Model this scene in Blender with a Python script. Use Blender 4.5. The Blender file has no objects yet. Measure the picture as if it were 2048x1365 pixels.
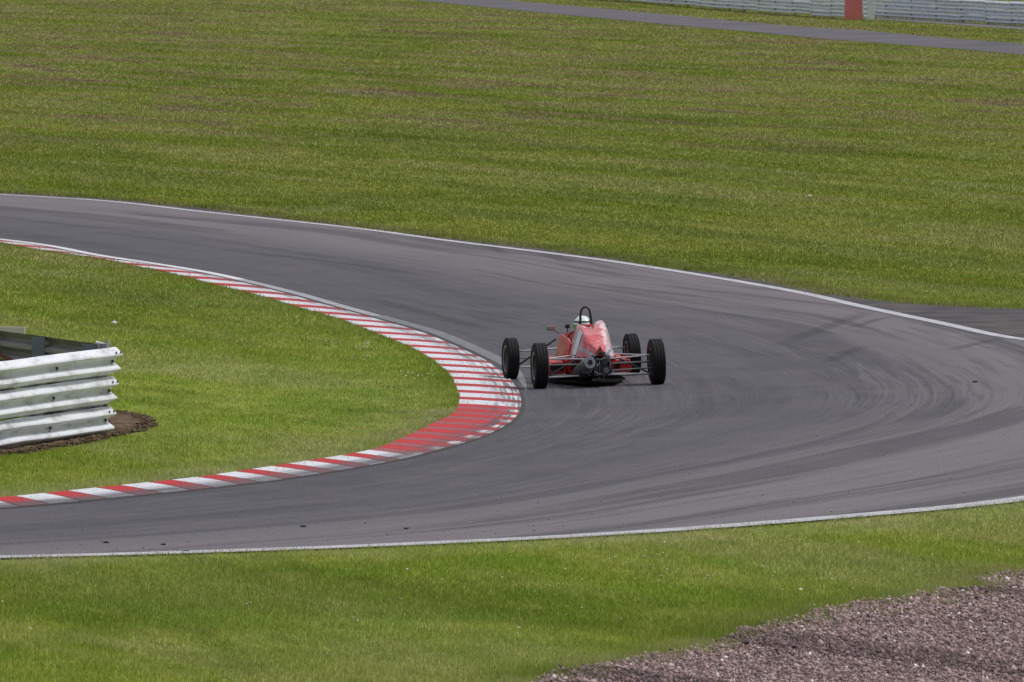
import bpy, bmesh, math, random
import numpy as np
from mathutils import Vector, Matrix
random.seed(7); rng = np.random.default_rng(11)
S = bpy.context.scene
COL = S.collection
# ------------------------------------------------------------------ camera, sky, sun, exposure
F = 19000.0; HCAM = 6.4; YH = -250.0            # focal length in photo pixels, camera height, horizon row
TH = math.atan((682.5 - YH) / F)
cd = bpy.data.cameras.new('camera'); cam = bpy.data.objects.new('camera', cd); COL.objects.link(cam)
cam.location = (0, 0, HCAM); cam.rotation_euler = (math.pi/2 - TH, 0, 0)
cd.sensor_width = 36; cd.lens = 36 * F / 2048; cd.clip_start = 1; cd.clip_end = 6000
cd.dof.use_dof = True; cd.dof.focus_distance = 119; cd.dof.aperture_fstop = 18
S.camera = cam
SUN_EL, SUN_AZ = 56.0, 78.0                     # degrees; azimuth clockwise from the view direction (+y)
w = bpy.data.worlds.new('World'); S.world = w; w.use_nodes = True
wn = w.node_tree; wn.nodes.clear()
def N(nt, t, **kw):
    n = nt.nodes.new(t)
    for k, v in kw.items(): setattr(n, k, v)
    return n
sky = N(wn, 'ShaderNodeTexSky', sky_type='NISHITA', sun_disc=False)
sky.sun_elevation = math.radians(SUN_EL); sky.sun_rotation = math.radians(SUN_AZ); sky.dust_density = 2.0
tc = N(wn, 'ShaderNodeTexCoord'); mp = N(wn, 'ShaderNodeMapping'); mp.inputs['Scale'].default_value = (1, 1, 2.5)
cn = N(wn, 'ShaderNodeTexNoise'); cn.inputs['Scale'].default_value = 2.2; cn.inputs['Detail'].default_value = 7
cr = N(wn, 'ShaderNodeValToRGB'); cr.color_ramp.elements[0].position = .30; cr.color_ramp.elements[1].position = .52
cc = N(wn, 'ShaderNodeValToRGB')
cc.color_ramp.elements[0].position = .35; cc.color_ramp.elements[0].color = (6.2, 6.4, 6.9, 1)
cc.color_ramp.elements[1].position = .75; cc.color_ramp.elements[1].color = (10.5, 10.6, 10.9, 1)
mx = N(wn, 'ShaderNodeMixRGB'); bg = N(wn, 'ShaderNodeBackground'); wo = N(wn, 'ShaderNodeOutputWorld')
L = wn.links.new
L(tc.outputs['Generated'], mp.inputs[0]); L(mp.outputs[0], cn.inputs[0]); L(cn.outputs[0], cr.inputs[0]); L(cn.outputs[0], cc.inputs[0])
sz = N(wn, 'ShaderNodeSeparateXYZ'); L(tc.outputs['Generated'], sz.inputs[0]); zr = N(wn, 'ShaderNodeMapRange')
for i_, v_ in zip((1, 2, 3, 4), (0, 1, .52, 1.45)): zr.inputs[i_].default_value = v_
L(sz.outputs[2], zr.inputs[0]); zm = N(wn, 'ShaderNodeMixRGB', blend_type='MULTIPLY'); zm.inputs[0].default_value = 1      # overcast sky: brighter overhead
L(cr.outputs[0], mx.inputs[0]); L(sky.outputs[0], mx.inputs[1]); L(cc.outputs[0], mx.inputs[2])
L(mx.outputs[0], zm.inputs[1]); L(zr.outputs[0], zm.inputs[2]); L(zm.outputs[0], bg.inputs[0]); bg.inputs[1].default_value = .073; L(bg.outputs[0], wo.inputs[0])
sd = bpy.data.lights.new('sun', 'SUN'); sun = bpy.data.objects.new('sun', sd); COL.objects.link(sun)
sd.energy = 2.4; sd.angle = math.radians(11); sd.color = (1, .965, .91)
a, e = math.radians(SUN_AZ), math.radians(SUN_EL)
sun.rotation_euler = Vector((math.sin(a)*math.cos(e), math.cos(a)*math.cos(e), math.sin(e))).to_track_quat('Z', 'Y').to_euler()
sun.location = (60, 120, 60)
S.view_settings.view_transform = 'Standard'; S.view_settings.look = 'None'
S.view_settings.exposure = 0; S.view_settings.gamma = 1; S.view_settings.use_curve_mapping = False
S.render.engine = 'CYCLES'; S.render.resolution_x = 1024; S.render.resolution_y = 682

# ------------------------------------------------------------------ the lie of the land
def sst(a, b, x):
    t = np.clip((np.asarray(x, float) - a) / (b - a), 0, 1); return t*t*(3 - 2*t)
def H(x, y):                                    # banking of the hairpin, gentle everywhere else
    return .2*sst(-2, 7, x)*(1 - sst(12, 32, x))*sst(90, 108, y)*(1 - sst(126, 158, y))
def at(px, py, dz=0.0):                         # photo pixel -> place on the land (dz above it)
    dx, dy = (px - 1024)/F, (py - 682.5)/F
    d = (dx, math.cos(TH) - dy*math.sin(TH), -math.sin(TH) - dy*math.cos(TH))
    z = dz
    for _ in range(25):
        t = (HCAM - z) / -d[2]; z = .5*z + .5*(float(H(d[0]*t, d[1]*t)) + dz)
    return (d[0]*t, d[1]*t)
def curve(pts, step=.25):                       # Catmull-Rom through points, even steps
    P = np.array(pts, float); P = np.vstack([2*P[0]-P[1], P, 2*P[-1]-P[-2]])
    out = []
    for i in range(1, len(P)-2):
        p0, p1, p2, p3 = P[i-1:i+3]
        d01, d12, d23 = [max(np.linalg.norm(q)**.5, 1e-4) for q in (p1-p0, p2-p1, p3-p2)]
        m1 = (p2-p1) + d12*((p1-p0)/d01 - (p2-p0)/(d01+d12))
        m2 = (p2-p1) + d12*((p3-p2)/d23 - (p3-p1)/(d12+d23))
        for t in np.linspace(0, 1, 60, endpoint=False):
            out.append((2*t**3-3*t*t+1)*p1 + (t**3-2*t*t+t)*m1 + (-2*t**3+3*t*t)*p2 + (t**3-t*t)*m2)
    out.append(P[-2]); out = np.array(out)
    s = np.r_[0, np.cumsum(np.linalg.norm(np.diff(out, axis=0), axis=1))]
    n = max(2, int(s[-1]/step)); q = np.linspace(0, s[-1], n)
    return np.c_[np.interp(q, s, out[:, 0]), np.interp(q, s, out[:, 1])], q
def smooth(A, k):
    ker = np.ones(2*k+1)/(2*k+1)
    f = lambda v: np.convolve(np.r_[2*v[0]-v[1:k+1][::-1], v, 2*v[-1]-v[-k-1:-1][::-1]], ker, 'valid')
    return f(A) if A.ndim == 1 else np.c_[f(A[:, 0]), f(A[:, 1])]
def nrm(C):
    T = np.gradient(C, axis=0); T /= np.linalg.norm(T, axis=1)[:, None]; return np.c_[-T[:, 1], T[:, 0]]
def inside(poly, x, y):
    poly = np.asarray(poly); r = np.zeros(len(x), bool)
    x1, y1 = poly[:, 0], poly[:, 1]; x2, y2 = np.roll(x1, -1), np.roll(y1, -1)
    for a, b, c, d in zip(x1, y1, x2, y2):
        if b == d: continue
        r ^= ((b > y) != (d > y)) & (x < (c-a)*(y-b)/(d-b) + a)
    return r
LAT = rng.random((256, 256))
def vnoise(x, y, s):
    x, y = np.asarray(x)*s + 1000, np.asarray(y)*s + 1000
    i, j = np.floor(x).astype(int), np.floor(y).astype(int); u, v = x-i, y-j
    u, v = u*u*(3-2*u), v*v*(3-2*v); g = lambda a, b: LAT[a % 256, b % 256]
    return (g(i, j)*(1-u)+g(i+1, j)*u)*(1-v) + (g(i, j+1)*(1-u)+g(i+1, j+1)*u)*v

# ------------------------------------------------------------------ materials
def mat(name, col=(.5, .5, .5), rough=.6, metal=0, spec=.5, coat=0):
    m = bpy.data.materials.new(name); m.use_nodes = True; b = m.node_tree.nodes['Principled BSDF']
    b.inputs['Base Color'].default_value = (*col, 1); b.inputs['Roughness'].default_value = rough
    b.inputs['Metallic'].default_value = metal; b.inputs['Specular IOR Level'].default_value = spec
    b.inputs['Coat Weight'].default_value = coat; b.inputs['Coat Roughness'].default_value = .06
    return m
def noise(nt, vec, scale, detail=4, rough=.55, dist=0):
    n = N(nt, 'ShaderNodeTexNoise'); n.inputs['Scale'].default_value = scale; n.inputs['Detail'].default_value = detail
    n.inputs['Roughness'].default_value = rough; n.inputs['Distortion'].default_value = dist
    nt.links.new(vec, n.inputs['Vector']); return n.outputs[0]
def scaled(nt, vec, sx, sy, sz=1):
    m = N(nt, 'ShaderNodeMapping'); m.inputs['Scale'].default_value = (sx, sy, sz); nt.links.new(vec, m.inputs[0]); return m.outputs[0]
def ramp(nt, fac, a, b, lo=0., hi=1.):
    m = N(nt, 'ShaderNodeMapRange'); m.interpolation_type = 'SMOOTHSTEP'
    for i, v in zip((1, 2, 3, 4), (a, b, lo, hi)): m.inputs[i].default_value = v
    nt.links.new(fac, m.inputs[0]); return m.outputs[0]
def math_(nt, op, a, b=None):
    m = N(nt, 'ShaderNodeMath', operation=op)
    for i, v in enumerate((a, b)):
        if v is None: continue
        if isinstance(v, (int, float)): m.inputs[i].default_value = v
        else: nt.links.new(v, m.inputs[i])
    return m.outputs[0]
def mixc(nt, fac, a, b, mode='MIX'):
    m = N(nt, 'ShaderNodeMixRGB', blend_type=mode)
    for i, v in enumerate((fac, a, b)):
        if isinstance(v, (int, float)): m.inputs[i].default_value = v
        elif isinstance(v, tuple): m.inputs[i].default_value = (*v, 1)
        else: nt.links.new(v, m.inputs[i])
    return m.outputs[0]
def bump(nt, h, strength, dist):
    b = N(nt, 'ShaderNodeBump'); b.inputs['Strength'].default_value = strength; b.inputs['Distance'].default_value = dist
    nt.links.new(h, b.inputs['Height']); nt.links.new(b.outputs[0], nt.nodes['Principled BSDF'].inputs['Normal'])
def setc(nt, c, sock='Base Color'): nt.links.new(c, nt.nodes['Principled BSDF'].inputs[sock])

def grass_colour(nt, blade):
    g = N(nt, 'ShaderNodeNewGeometry'); p = g.outputs['Position']
    sep = N(nt, 'ShaderNodeSeparateXYZ'); nt.links.new(p, sep.inputs[0]); yy = sep.outputs[1]
    def rows(sx, sy):                            # coordinates across and along the mowing rows
        m = N(nt, 'ShaderNodeMapping'); m.vector_type = 'TEXTURE'; m.inputs['Rotation'].default_value = (0, 0, .34)
        nt.links.new(p, m.inputs[0]); return scaled(nt, m.outputs[0], sx, sy, 0)
    near_ = ramp(nt, yy, 165, 118)
    c = mixc(nt, ramp(nt, noise(nt, rows(1, .3), .22, 5, .6, .3), .38, .62), (.178, .240, .014), (.268, .300, .044))
    c = mixc(nt, near_, c, mixc(nt, ramp(nt, noise(nt, rows(1, .6), .5, 5, .6), .38, .62), (.185, .275, .014), (.280, .335, .042)))
    a1 = noise(nt, rows(1, .11), .45, 6, .62, .9); c = mixc(nt, ramp(nt, a1, .48, .36, 0, .48), c, (.105, .165, .010)); c = mixc(nt, ramp(nt, a1, .52, .66, 0, .42), c, (.335, .335, .115))
    a0 = noise(nt, rows(1, .16), .26, 5, .6, .6); c = mixc(nt, ramp(nt, a0, .47, .38, 0, .50), c, (.105, .160, .008)); c = mixc(nt, ramp(nt, a0, .53, .62, 0, .50), c, (.335, .330, .130))
    a2 = noise(nt, rows(1, .35), 2.1, 4, .6); c = mixc(nt, ramp(nt, a2, .48, .36, 0, .45), c, (.115, .190, .010)); c = mixc(nt, math_(nt, 'MULTIPLY', ramp(nt, a2, .56, .70, 0, .45), ramp(nt, yy, 230, 150, .2, 1)), c, (.38, .37, .10))
    a3 = noise(nt, rows(1, .8), .9, 3, .6); c = mixc(nt, ramp(nt, a3, .60, .68, 0, .45), c, (.15, .30, .008))     # lush bright clumps
    far = ramp(nt, yy, 200, 262); b1 = noise(nt, rows(1, .12), .62, 8, .72, .5); fine_ = noise(nt, rows(1, .6), 2.6, 3, .6)
    scar = math_(nt, 'MULTIPLY', math_(nt, 'MULTIPLY', ramp(nt, b1, .500, .565), far), ramp(nt, fine_, .40, .56, .55, 1))
    c = mixc(nt, math_(nt, 'MULTIPLY', scar, .85), c, (.330, .225, .150))
    dk = math_(nt, 'MULTIPLY', ramp(nt, b1, .570, .61), far); c = mixc(nt, math_(nt, 'MULTIPLY', dk, .6), c, (.12, .105, .06))
    m = N(nt, 'ShaderNodeTexWave'); m.inputs['Scale'].default_value = .055; m.inputs['Distortion'].default_value = 1.6; m.inputs['Detail'].default_value = 2
    nt.links.new(rows(1, .12), m.inputs[0]); c = mixc(nt, ramp(nt, m.outputs[1], .3, .8, 0, .16), c, (.33, .36, .13))
    if blade:
        at_ = N(nt, 'ShaderNodeAttribute', attribute_name='tone'); t = at_.outputs['Fac']
        c = mixc(nt, math_(nt, 'MULTIPLY', ramp(nt, t, .45, 1.), .55), c, (.39, .425, .12))
        c = mixc(nt, ramp(nt, t, .30, .0), c, (.10, .140, .014))
        d_ = N(nt, 'ShaderNodeAttribute', attribute_name='dry')
        c = mixc(nt, d_.outputs['Fac'], c, (.44, .41, .23))
    return c
M = {}
m = M['grass'] = mat('grass_ground', rough=.9, spec=.2); nt = m.node_tree
c = grass_colour(nt, False); g = N(nt, 'ShaderNodeNewGeometry')
fn = noise(nt, g.outputs['Position'], 14, 3, .7); c = mixc(nt, ramp(nt, fn, .6, .35, 0, .45), c, (.06, .075, .02)); setc(nt, c)
bump(nt, noise(nt, g.outputs['Position'], 9, 4, .7), .8, .05)
m = M['blade'] = mat('grass_blade', rough=.65, spec=.10); nt = m.node_tree; c = grass_colour(nt, True); setc(nt, c)
tr = N(nt, 'ShaderNodeBsdfTranslucent'); nt.links.new(c, tr.inputs[0]); ms = N(nt, 'ShaderNodeMixShader'); ms.inputs[0].default_value = .36
gg = N(nt, 'ShaderNodeNewGeometry'); sq = N(nt, 'ShaderNodeSeparateXYZ'); nt.links.new(gg.outputs['Position'], sq.inputs[0])
nm_ = N(nt, 'ShaderNodeMix', data_type='VECTOR'); nt.links.new(ramp(nt, sq.outputs[1], 85, 200, .35, .86), nm_.inputs['Factor']); nt.links.new(gg.outputs['Normal'], nm_.inputs[4]); nm_.inputs[5].default_value = (0, 0, 1)
vn_ = N(nt, 'ShaderNodeVectorMath', operation='NORMALIZE'); nt.links.new(nm_.outputs[1], vn_.inputs[0]); nt.links.new(vn_.outputs[0], nt.nodes['Principled BSDF'].inputs['Normal'])
nt.links.new(nt.nodes['Principled BSDF'].outputs[0], ms.inputs[1]); nt.links.new(tr.outputs[0], ms.inputs[2])
nt.links.new(ms.outputs[0], nt.nodes['Material Output'].inputs[0])

# asphalt: UV is (metres from the inside edge, metres along the lap)
m = M['asphalt'] = mat('track_asphalt', rough=.8, spec=.35); nt = m.node_tree
uv = N(nt, 'ShaderNodeUVMap').outputs[0]; g = N(nt, 'ShaderNodeNewGeometry'); p = g.outputs['Position']
su = N(nt, 'ShaderNodeSeparateXYZ'); nt.links.new(uv, su.inputs[0]); U, V = su.outputs[0], su.outputs[1]
wob = noise(nt, scaled(nt, uv, .1, .05), 1.0, 2)
st1 = noise(nt, scaled(nt, uv, 1.15, .05), 1.0, 5, .60, .5); st2 = noise(nt, scaled(nt, uv, 5.0, .09), 1.0, 4, .6, .6)
st3 = noise(nt, scaled(nt, uv, 14, .26), 1.0, 3, .6, .9); sm_ = noise(nt, scaled(nt, uv, .5, .12), 1.0, 2)
base = mixc(nt, ramp(nt, math_(nt, 'ADD', U, math_(nt, 'MULTIPLY', st1, 2.2)), 4.2, 8.0), (.068, .064, .079), (.148, .132, .149)); base = mixc(nt, ramp(nt, U, 2.8, .2, 0, .4), base, (.046, .044, .053))
base = mixc(nt, math_(nt, 'MULTIPLY', ramp(nt, st1, .47, .60), .70), base, (.040, .038, .049))
base = mixc(nt, math_(nt, 'MULTIPLY', math_(nt, 'MULTIPLY', ramp(nt, st2, .51, .66), ramp(nt, sm_, .36, .58, .40, 1)), .50), base, (.037, .036, .045))
hair = math_(nt, 'MULTIPLY', ramp(nt, V, 70, 95), ramp(nt, V, 165, 140))
base = mixc(nt, math_(nt, 'MULTIPLY', math_(nt, 'MULTIPLY', ramp(nt, st3, .50, .64), math_(nt, 'MULTIPLY', hair, ramp(nt, sm_, .42, .6, .32, 1))), .50), base, (.028, .028, .034))
base = mixc(nt, math_(nt, 'MULTIPLY', math_(nt, 'MULTIPLY', ramp(nt, st3, .48, .34), math_(nt, 'MULTIPLY', hair, ramp(nt, sm_, .42, .6, .32, 1))), .26), base, (.17, .165, .19))
sp = noise(nt, p, 34, 3, .75); base = mixc(nt, ramp(nt, sp, .46, .30, 0., .75), base, (.02, .02, .023))
base = mixc(nt, ramp(nt, sp, .56, .74, 0., .65), base, (.26, .25, .27))
pt = noise(nt, p, .7, 5, .6); base = mixc(nt, ramp(nt, pt, .40, .66, 0., .25), base, (.11, .10, .106))
setc(nt, base); bump(nt, sp, .5, .004)
m = M['verge'] = mat('verge_asphalt', rough=.9, spec=.25); nt = m.node_tree; g = N(nt, 'ShaderNodeNewGeometry'); p = g.outputs['Position']
a1 = noise(nt, p, 1.1, 6, .65); a2 = noise(nt, p, 30, 3, .8)
c = mixc(nt, ramp(nt, a1, .38, .64), (.050, .049, .056), (.100, .085, .087)); c = mixc(nt, ramp(nt, a2, .42, .25, 0, .8), c, (.022, .022, .022))
c = mixc(nt, ramp(nt, a2, .6, .8, 0, .6), c, (.24, .23, .23)); setc(nt, c); bump(nt, a2, .8, .01)
m = M['far_road'] = mat('service_road_asphalt', rough=.85, spec=.3); nt = m.node_tree; g = N(nt, 'ShaderNodeNewGeometry'); p = g.outputs['Position']
c = mixc(nt, ramp(nt, noise(nt, p, .25, 5), .35, .65), (.080, .076, .090), (.115, .108, .122)); setc(nt, c)
def paint(name, col, dirt, amount, worn=(.10, .10, .108), rough=.6, scale=5):
    m = M[name] = mat(name, col, rough, spec=.4); nt = m.node_tree; g = N(nt, 'ShaderNodeNewGeometry'); p = g.outputs['Position']
    c = mixc(nt, ramp(nt, noise(nt, p, scale, 6, .7), .42, .68, 0., amount), col, dirt)
    c = mixc(nt, ramp(nt, noise(nt, p, 28, 4, .75), .62, .70, 0., .75), c, worn); setc(nt, c); return m
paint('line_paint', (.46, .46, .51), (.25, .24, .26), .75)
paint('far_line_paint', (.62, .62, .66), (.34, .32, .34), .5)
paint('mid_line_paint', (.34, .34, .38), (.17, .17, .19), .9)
paint('kerb_edging', (.165, .165, .19), (.085, .083, .095), .9)
paint('concrete', (.125, .12, .13), (.07, .065, .065), .8)
def kerb_paint(name, col, tip=None):            # UV: (0 at the track .. 1 at the grass, metres along)
    m = M[name] = mat(name, col, .75, spec=.2); nt = m.node_tree; uv = N(nt, 'ShaderNodeUVMap').outputs[0]
    su = N(nt, 'ShaderNodeSeparateXYZ'); nt.links.new(uv, su.inputs[0]); g = N(nt, 'ShaderNodeNewGeometry'); p = g.outputs['Position']
    c = mixc(nt, ramp(nt, noise(nt, p, 4, 5, .7), .40, .72, 0., .35), col, tuple(.55*v+.06 for v in col))
    if tip:
        wv = math_(nt, 'ADD', su.outputs[0], math_(nt, 'MULTIPLY', noise(nt, p, 7, 4), .30)); c = mixc(nt, ramp(nt, wv, .36, .29), c, tip)
    rub = noise(nt, scaled(nt, uv, 7, .35), 1.0, 5, .65)
    low = ramp(nt, su.outputs[1], 97, 101)       # the exit side is dirtier
    edge = ramp(nt, su.outputs[0], .72, .12)
    k = math_(nt, 'MULTIPLY', ramp(nt, rub, .42, .62), edge); k = math_(nt, 'MULTIPLY', k, math_(nt, 'ADD', math_(nt, 'MULTIPLY', low, .45), .52))
    c = mixc(nt, k, c, (.085, .08, .09)); gq = math_(nt, 'ADD', su.outputs[0], math_(nt, 'MULTIPLY', rub, .9)); c = mixc(nt, math_(nt, 'MULTIPLY', math_(nt, 'MULTIPLY', ramp(nt, gq, .98, .55), low), .75), c, (.10, .09, .10)); rb2 = noise(nt, scaled(nt, uv, 16, .5), 1.0, 4, .7); c = mixc(nt, math_(nt, 'MULTIPLY', ramp(nt, rb2, .47, .57), math_(nt, 'MULTIPLY', ramp(nt, su.outputs[0], .75, .10), .85)), c, (.07, .065, .075))
    c = mixc(nt, ramp(nt, noise(nt, p, 24, 4, .8), .60, .70, 0., .6), c, (.13, .125, .13)); setc(nt, c)
kerb_paint('kerb_white', (.60, .61, .67)); kerb_paint('kerb_red', (.42, .026, .032)); kerb_paint('kerb_red_fresh', (.47, .026, .034))
kerb_paint('kerb_faded', (.30, .088, .105), (.60, .59, .62))
m = M['dust'] = mat('dusty_strip', rough=.95, spec=.1); nt = m.node_tree; g = N(nt, 'ShaderNodeNewGeometry'); p = g.outputs['Position']
c = mixc(nt, ramp(nt, noise(nt, p, 6, 5, .7), .35, .65), (.15, .145, .09), (.34, .32, .25)); setc(nt, c)
m = M['groove'] = mat('kerb_groove', (.035, .034, .036), .9)
m = M['earth'] = mat('bare_earth', rough=.95, spec=.1); nt = m.node_tree; g = N(nt, 'ShaderNodeNewGeometry'); p = g.outputs['Position']
c = mixc(nt, ramp(nt, noise(nt, p, 5, 6, .7), .35, .65), (.075, .052, .036), (.21, .15, .10)); setc(nt, c); bump(nt, noise(nt, p, 18, 5, .7), 1, .05)
m = M['stone'] = mat('gravel_stone', rough=.85, spec=.25); nt = m.node_tree; at_ = N(nt, 'ShaderNodeAttribute', attribute_name='tone')
r = N(nt, 'ShaderNodeValToRGB'); el = r.color_ramp.elements; el[0].color = (.11, .08, .085, 1); el[1].color = (.80, .72, .73, 1)
for pos, cc_ in ((.25, (.19, .130, .125, 1)), (.6, (.345, .245, .235, 1)), (.9, (.50, .39, .38, 1))): q = el.new(pos); q.color = cc_
nt.links.new(at_.outputs['Fac'], r.inputs[0]); setc(nt, r.outputs[0])
m = M['gravel'] = mat('gravel_bed', rough=.95, spec=.15); nt = m.node_tree; g = N(nt, 'ShaderNodeNewGeometry'); p = g.outputs['Position']
c = mixc(nt, ramp(nt, noise(nt, p, 30, 4, .8), .35, .65), (.10, .075, .075), (.29, .225, .23)); setc(nt, c); bump(nt, noise(nt, p, 30, 4, .8), 1, .03)
def metal_paint(name, col, dirt, amt, rough=.4, metal=0):
    m = M[name] = mat(name, col, rough, metal, .5); nt = m.node_tree; g = N(nt, 'ShaderNodeNewGeometry'); p = g.outputs['Position']
    c = mixc(nt, ramp(nt, noise(nt, scaled(nt, p, 1, 1, 3), 2.2, 6, .7), .44, .70, 0., amt), col, dirt)
    c = mixc(nt, ramp(nt, noise(nt, p, 30, 4, .8), .63, .72, 0., .8), c, tuple(.45*v for v in dirt)); setc(nt, c)
metal_paint('barrier_white', (.78, .81, .88), (.36, .35, .36), .8)
metal_paint('far_barrier_white', (.66, .71, .80), (.36, .39, .44), .7)
metal_paint('galvanised', (.30, .31, .33), (.13, .125, .12), .9, .5, .3)
metal_paint('barrier_back', (.215, .21, .22), (.10, .09, .088), .9, .6)
metal_paint('post_steel', (.165, .20, .255), (.11, .13, .16), .6, .5, .2)
metal_paint('board_red', (.62, .185, .19), (.50, .14, .14), .5, .6)
metal_paint('board_white', (.62, .68, .73), (.44, .48, .52), .5, .6)
M['bolt'] = mat('bolt_dark', (.035, .035, .04), .6)
M['board_pale'] = mat('board_pale', (.56, .50, .52), .6); M['red_plastic'] = mat('red_plastic', (.075, .006, .014), .6)
M['daisy'] = mat('daisy_white', (.75, .76, .72), .7); M['rubber_bit'] = mat('rubber_bit', (.018, .018, .018), .85)
M['skid'] = m = mat('skid_rubber', (.035, .035, .04), .8); nt = m.node_tree; g = N(nt, 'ShaderNodeNewGeometry')
tb = N(nt, 'ShaderNodeBsdfTransparent'); ms = N(nt, 'ShaderNodeMixShader')
uvn = N(nt, 'ShaderNodeUVMap').outputs[0]; su = N(nt, 'ShaderNodeSeparateXYZ'); nt.links.new(uvn, su.inputs[0])
ed = math_(nt, 'MULTIPLY', ramp(nt, su.outputs[0], 0, .35), ramp(nt, su.outputs[0], 1, .65)); en = math_(nt, 'MULTIPLY', ramp(nt, su.outputs[1], 0, .3), ramp(nt, su.outputs[1], 1, .7))
k = math_(nt, 'MULTIPLY', math_(nt, 'MULTIPLY', ed, en), ramp(nt, noise(nt, g.outputs['Position'], 6, 5, .7), .3, .65, .05, .34))
nt.links.new(k, ms.inputs[0]); nt.links.new(tb.outputs[0], ms.inputs[1]); nt.links.new(nt.nodes['Principled BSDF'].outputs[0], ms.inputs[2]); nt.links.new(ms.outputs[0], nt.nodes['Material Output'].inputs[0])

# ------------------------------------------------------------------ building helpers
def tag(o, label=None, cat=None, group=None, kind=None):
    for k_, v in (('label', label), ('category', cat), ('group', group), ('kind', kind)):
        if v: o[k_] = v
    return o
def link(name, me, m=None, parent=None, smooth_=False):
    o = bpy.data.objects.new(name, me); COL.objects.link(o)
    if m is not None:
        for q in (m if isinstance(m, list) else [m]): me.materials.append(M[q] if isinstance(q, str) else q)
    if parent is not None: o.parent = parent
    if smooth_: me.polygons.foreach_set('use_smooth', [True]*len(me.polygons))
    return o
def pyd(name, v, f, m=None, parent=None, smooth_=False, uv=None):
    me = bpy.data.meshes.new(name); me.from_pydata([tuple(q) for q in v], [], [tuple(q) for q in f]); me.update()
    if uv is not None:
        lay = me.uv_layers.new(name='UVMap'); li = np.zeros(len(me.loops), int); me.loops.foreach_get('vertex_index', li)
        lay.data.foreach_set('uv', np.asarray(uv, float)[li].ravel())
    return link(name, me, m, parent, smooth_)
def grid(name, A, B, n, dz, m, uvs=None, dzB=None, parent=None):   # sheet between two matched curves
    k = len(A); v, uv = [], []
    for i in range(k):
        for j in range(n+1):
            t = j/n; x, y = A[i]*(1-t) + B[i]*t
            v.append((x, y, float(H(x, y)) + (dz if dzB is None else dz*(1-t)+dzB*t))); uv.append((uvs[0][i]*t, uvs[1][i]) if uvs else (t, i/(k-1)))
    f = [(i*(n+1)+j, i*(n+1)+j+1, (i+1)*(n+1)+j+1, (i+1)*(n+1)+j) for i in range(k-1) for j in range(n)]
    (a, b, c_, _) = f[0]; ar = (Vector(v[b])-Vector(v[a])).cross(Vector(v[c_])-Vector(v[a])).z
    if ar < 0: f = [q[::-1] for q in f]
    return pyd(name, v, f, m, parent, uv=uv)
def ribbon(name, C, w0, w1, dz, m, uvs=None):
    n = nrm(C); return grid(name, C + n*w0, C + n*w1, 2, dz, m, uvs)
def fill(name, poly, dz, m):
    from mathutils.geometry import tessellate_polygon
    v = [(x, y, float(H(x, y)) + dz) for x, y in poly]; tr_ = tessellate_polygon([[Vector((x, y, 0)) for x, y, _ in v]])
    f = [t if (Vector(v[t[1]])-Vector(v[t[0]])).cross(Vector(v[t[2]])-Vector(v[t[0]])).z > 0 else t[::-1] for t in tr_]
    return pyd(name, v, f, m)

# ------------------------------------------------------------------ curves of the place (traced on the land)
inner_px = [(62, 491), (171, 512), (290, 530), (393, 547), (478, 566), (581, 592), (649, 612), (710, 629), (775, 647), (841, 666), (883, 683), (934, 706), (981, 729),
            (1012, 752.5), (1033, 778), (1042, 799), (1042, 818), (1035, 835), (1014, 853), (981, 870), (944, 884), (899, 898), (864, 908), (794, 924),
            (700, 941), (581, 960), (444, 978), (325, 990), (205, 1002), (120, 1011), (0, 1021)]
IN = [(-46, 214), (-34, 205), (-25, 196), (-18.5, 187), (-13.9, 178), (-11.0, 171)] + [at(*p) for p in inner_px] + [(-8, 93.6), (-12, 91.9), (-20, 89.2), (-34, 85)]
IN, sIN = curve(IN, .25); IN = smooth(IN, 5)
kin_px = [(68, 499), (205, 519), (290, 537), (342, 547), (410, 565), (461, 578), (530, 595), (598, 616), (683, 640), (747, 666), (782, 679), (822, 696), (864, 720), (899, 750),
          (913, 776), (919, 795), (917, 809), (904, 830), (869, 846), (812, 874), (782, 886), (740, 903), (700, 909), (632, 921), (547, 933), (451, 948), (352, 961),
          (239, 972), (120, 985), (0, 997)]
KH = .075
KIN = np.array([at(*p, KH) for p in kin_px]); KC, _ = curve(KIN, .1)
n_in = nrm(IN)
if n_in[len(IN)//2][0] > 0: n_in = -n_in         # towards the grass
W = np.full(len(IN), np.nan)
for i, (P, n_) in enumerate(zip(IN, n_in)):
    r = KC - P; along = r @ np.array([-n_[1], n_[0]]); acr = r @ n_
    k = np.where((np.abs(along) < .12) & (acr > .1) & (acr < 2.5))[0]
    if len(k): W[i] = acr[k].mean()
ok = ~np.isnan(W); W = np.interp(np.arange(len(IN)), np.where(ok)[0], W[ok]); W = smooth(W, 3)
KI = IN + n_in*W[:, None]
up_px = [(0, 390), (200, 402), (400, 424), (560, 441), (740, 461), (900, 483), (1080, 505), (1240, 526), (1400, 551), (1590, 584), (1748, 619), (1906, 652), (2048, 681)]
lo_px = [(2048, 1003), (1900, 1019), (1700, 1036), (1400, 1060), (1100, 1079), (700, 1097), (300, 1111), (0, 1118)]
OUT = [(-43, 224), (-31, 214.5), (-21, 205.5), (-14.8, 198)] + [at(*p) for p in up_px] + [(8.2, 123.5), (9.3, 117), (9.6, 111), (8.9, 105.5), (7.4, 100.8)] + [at(*p) for p in lo_px] + [(-8, 87.9), (-12, 86.4), (-20, 83.2), (-34, 78)]
OUT, sOUT = curve(OUT, .25); OUT = smooth(OUT, 5)
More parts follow.
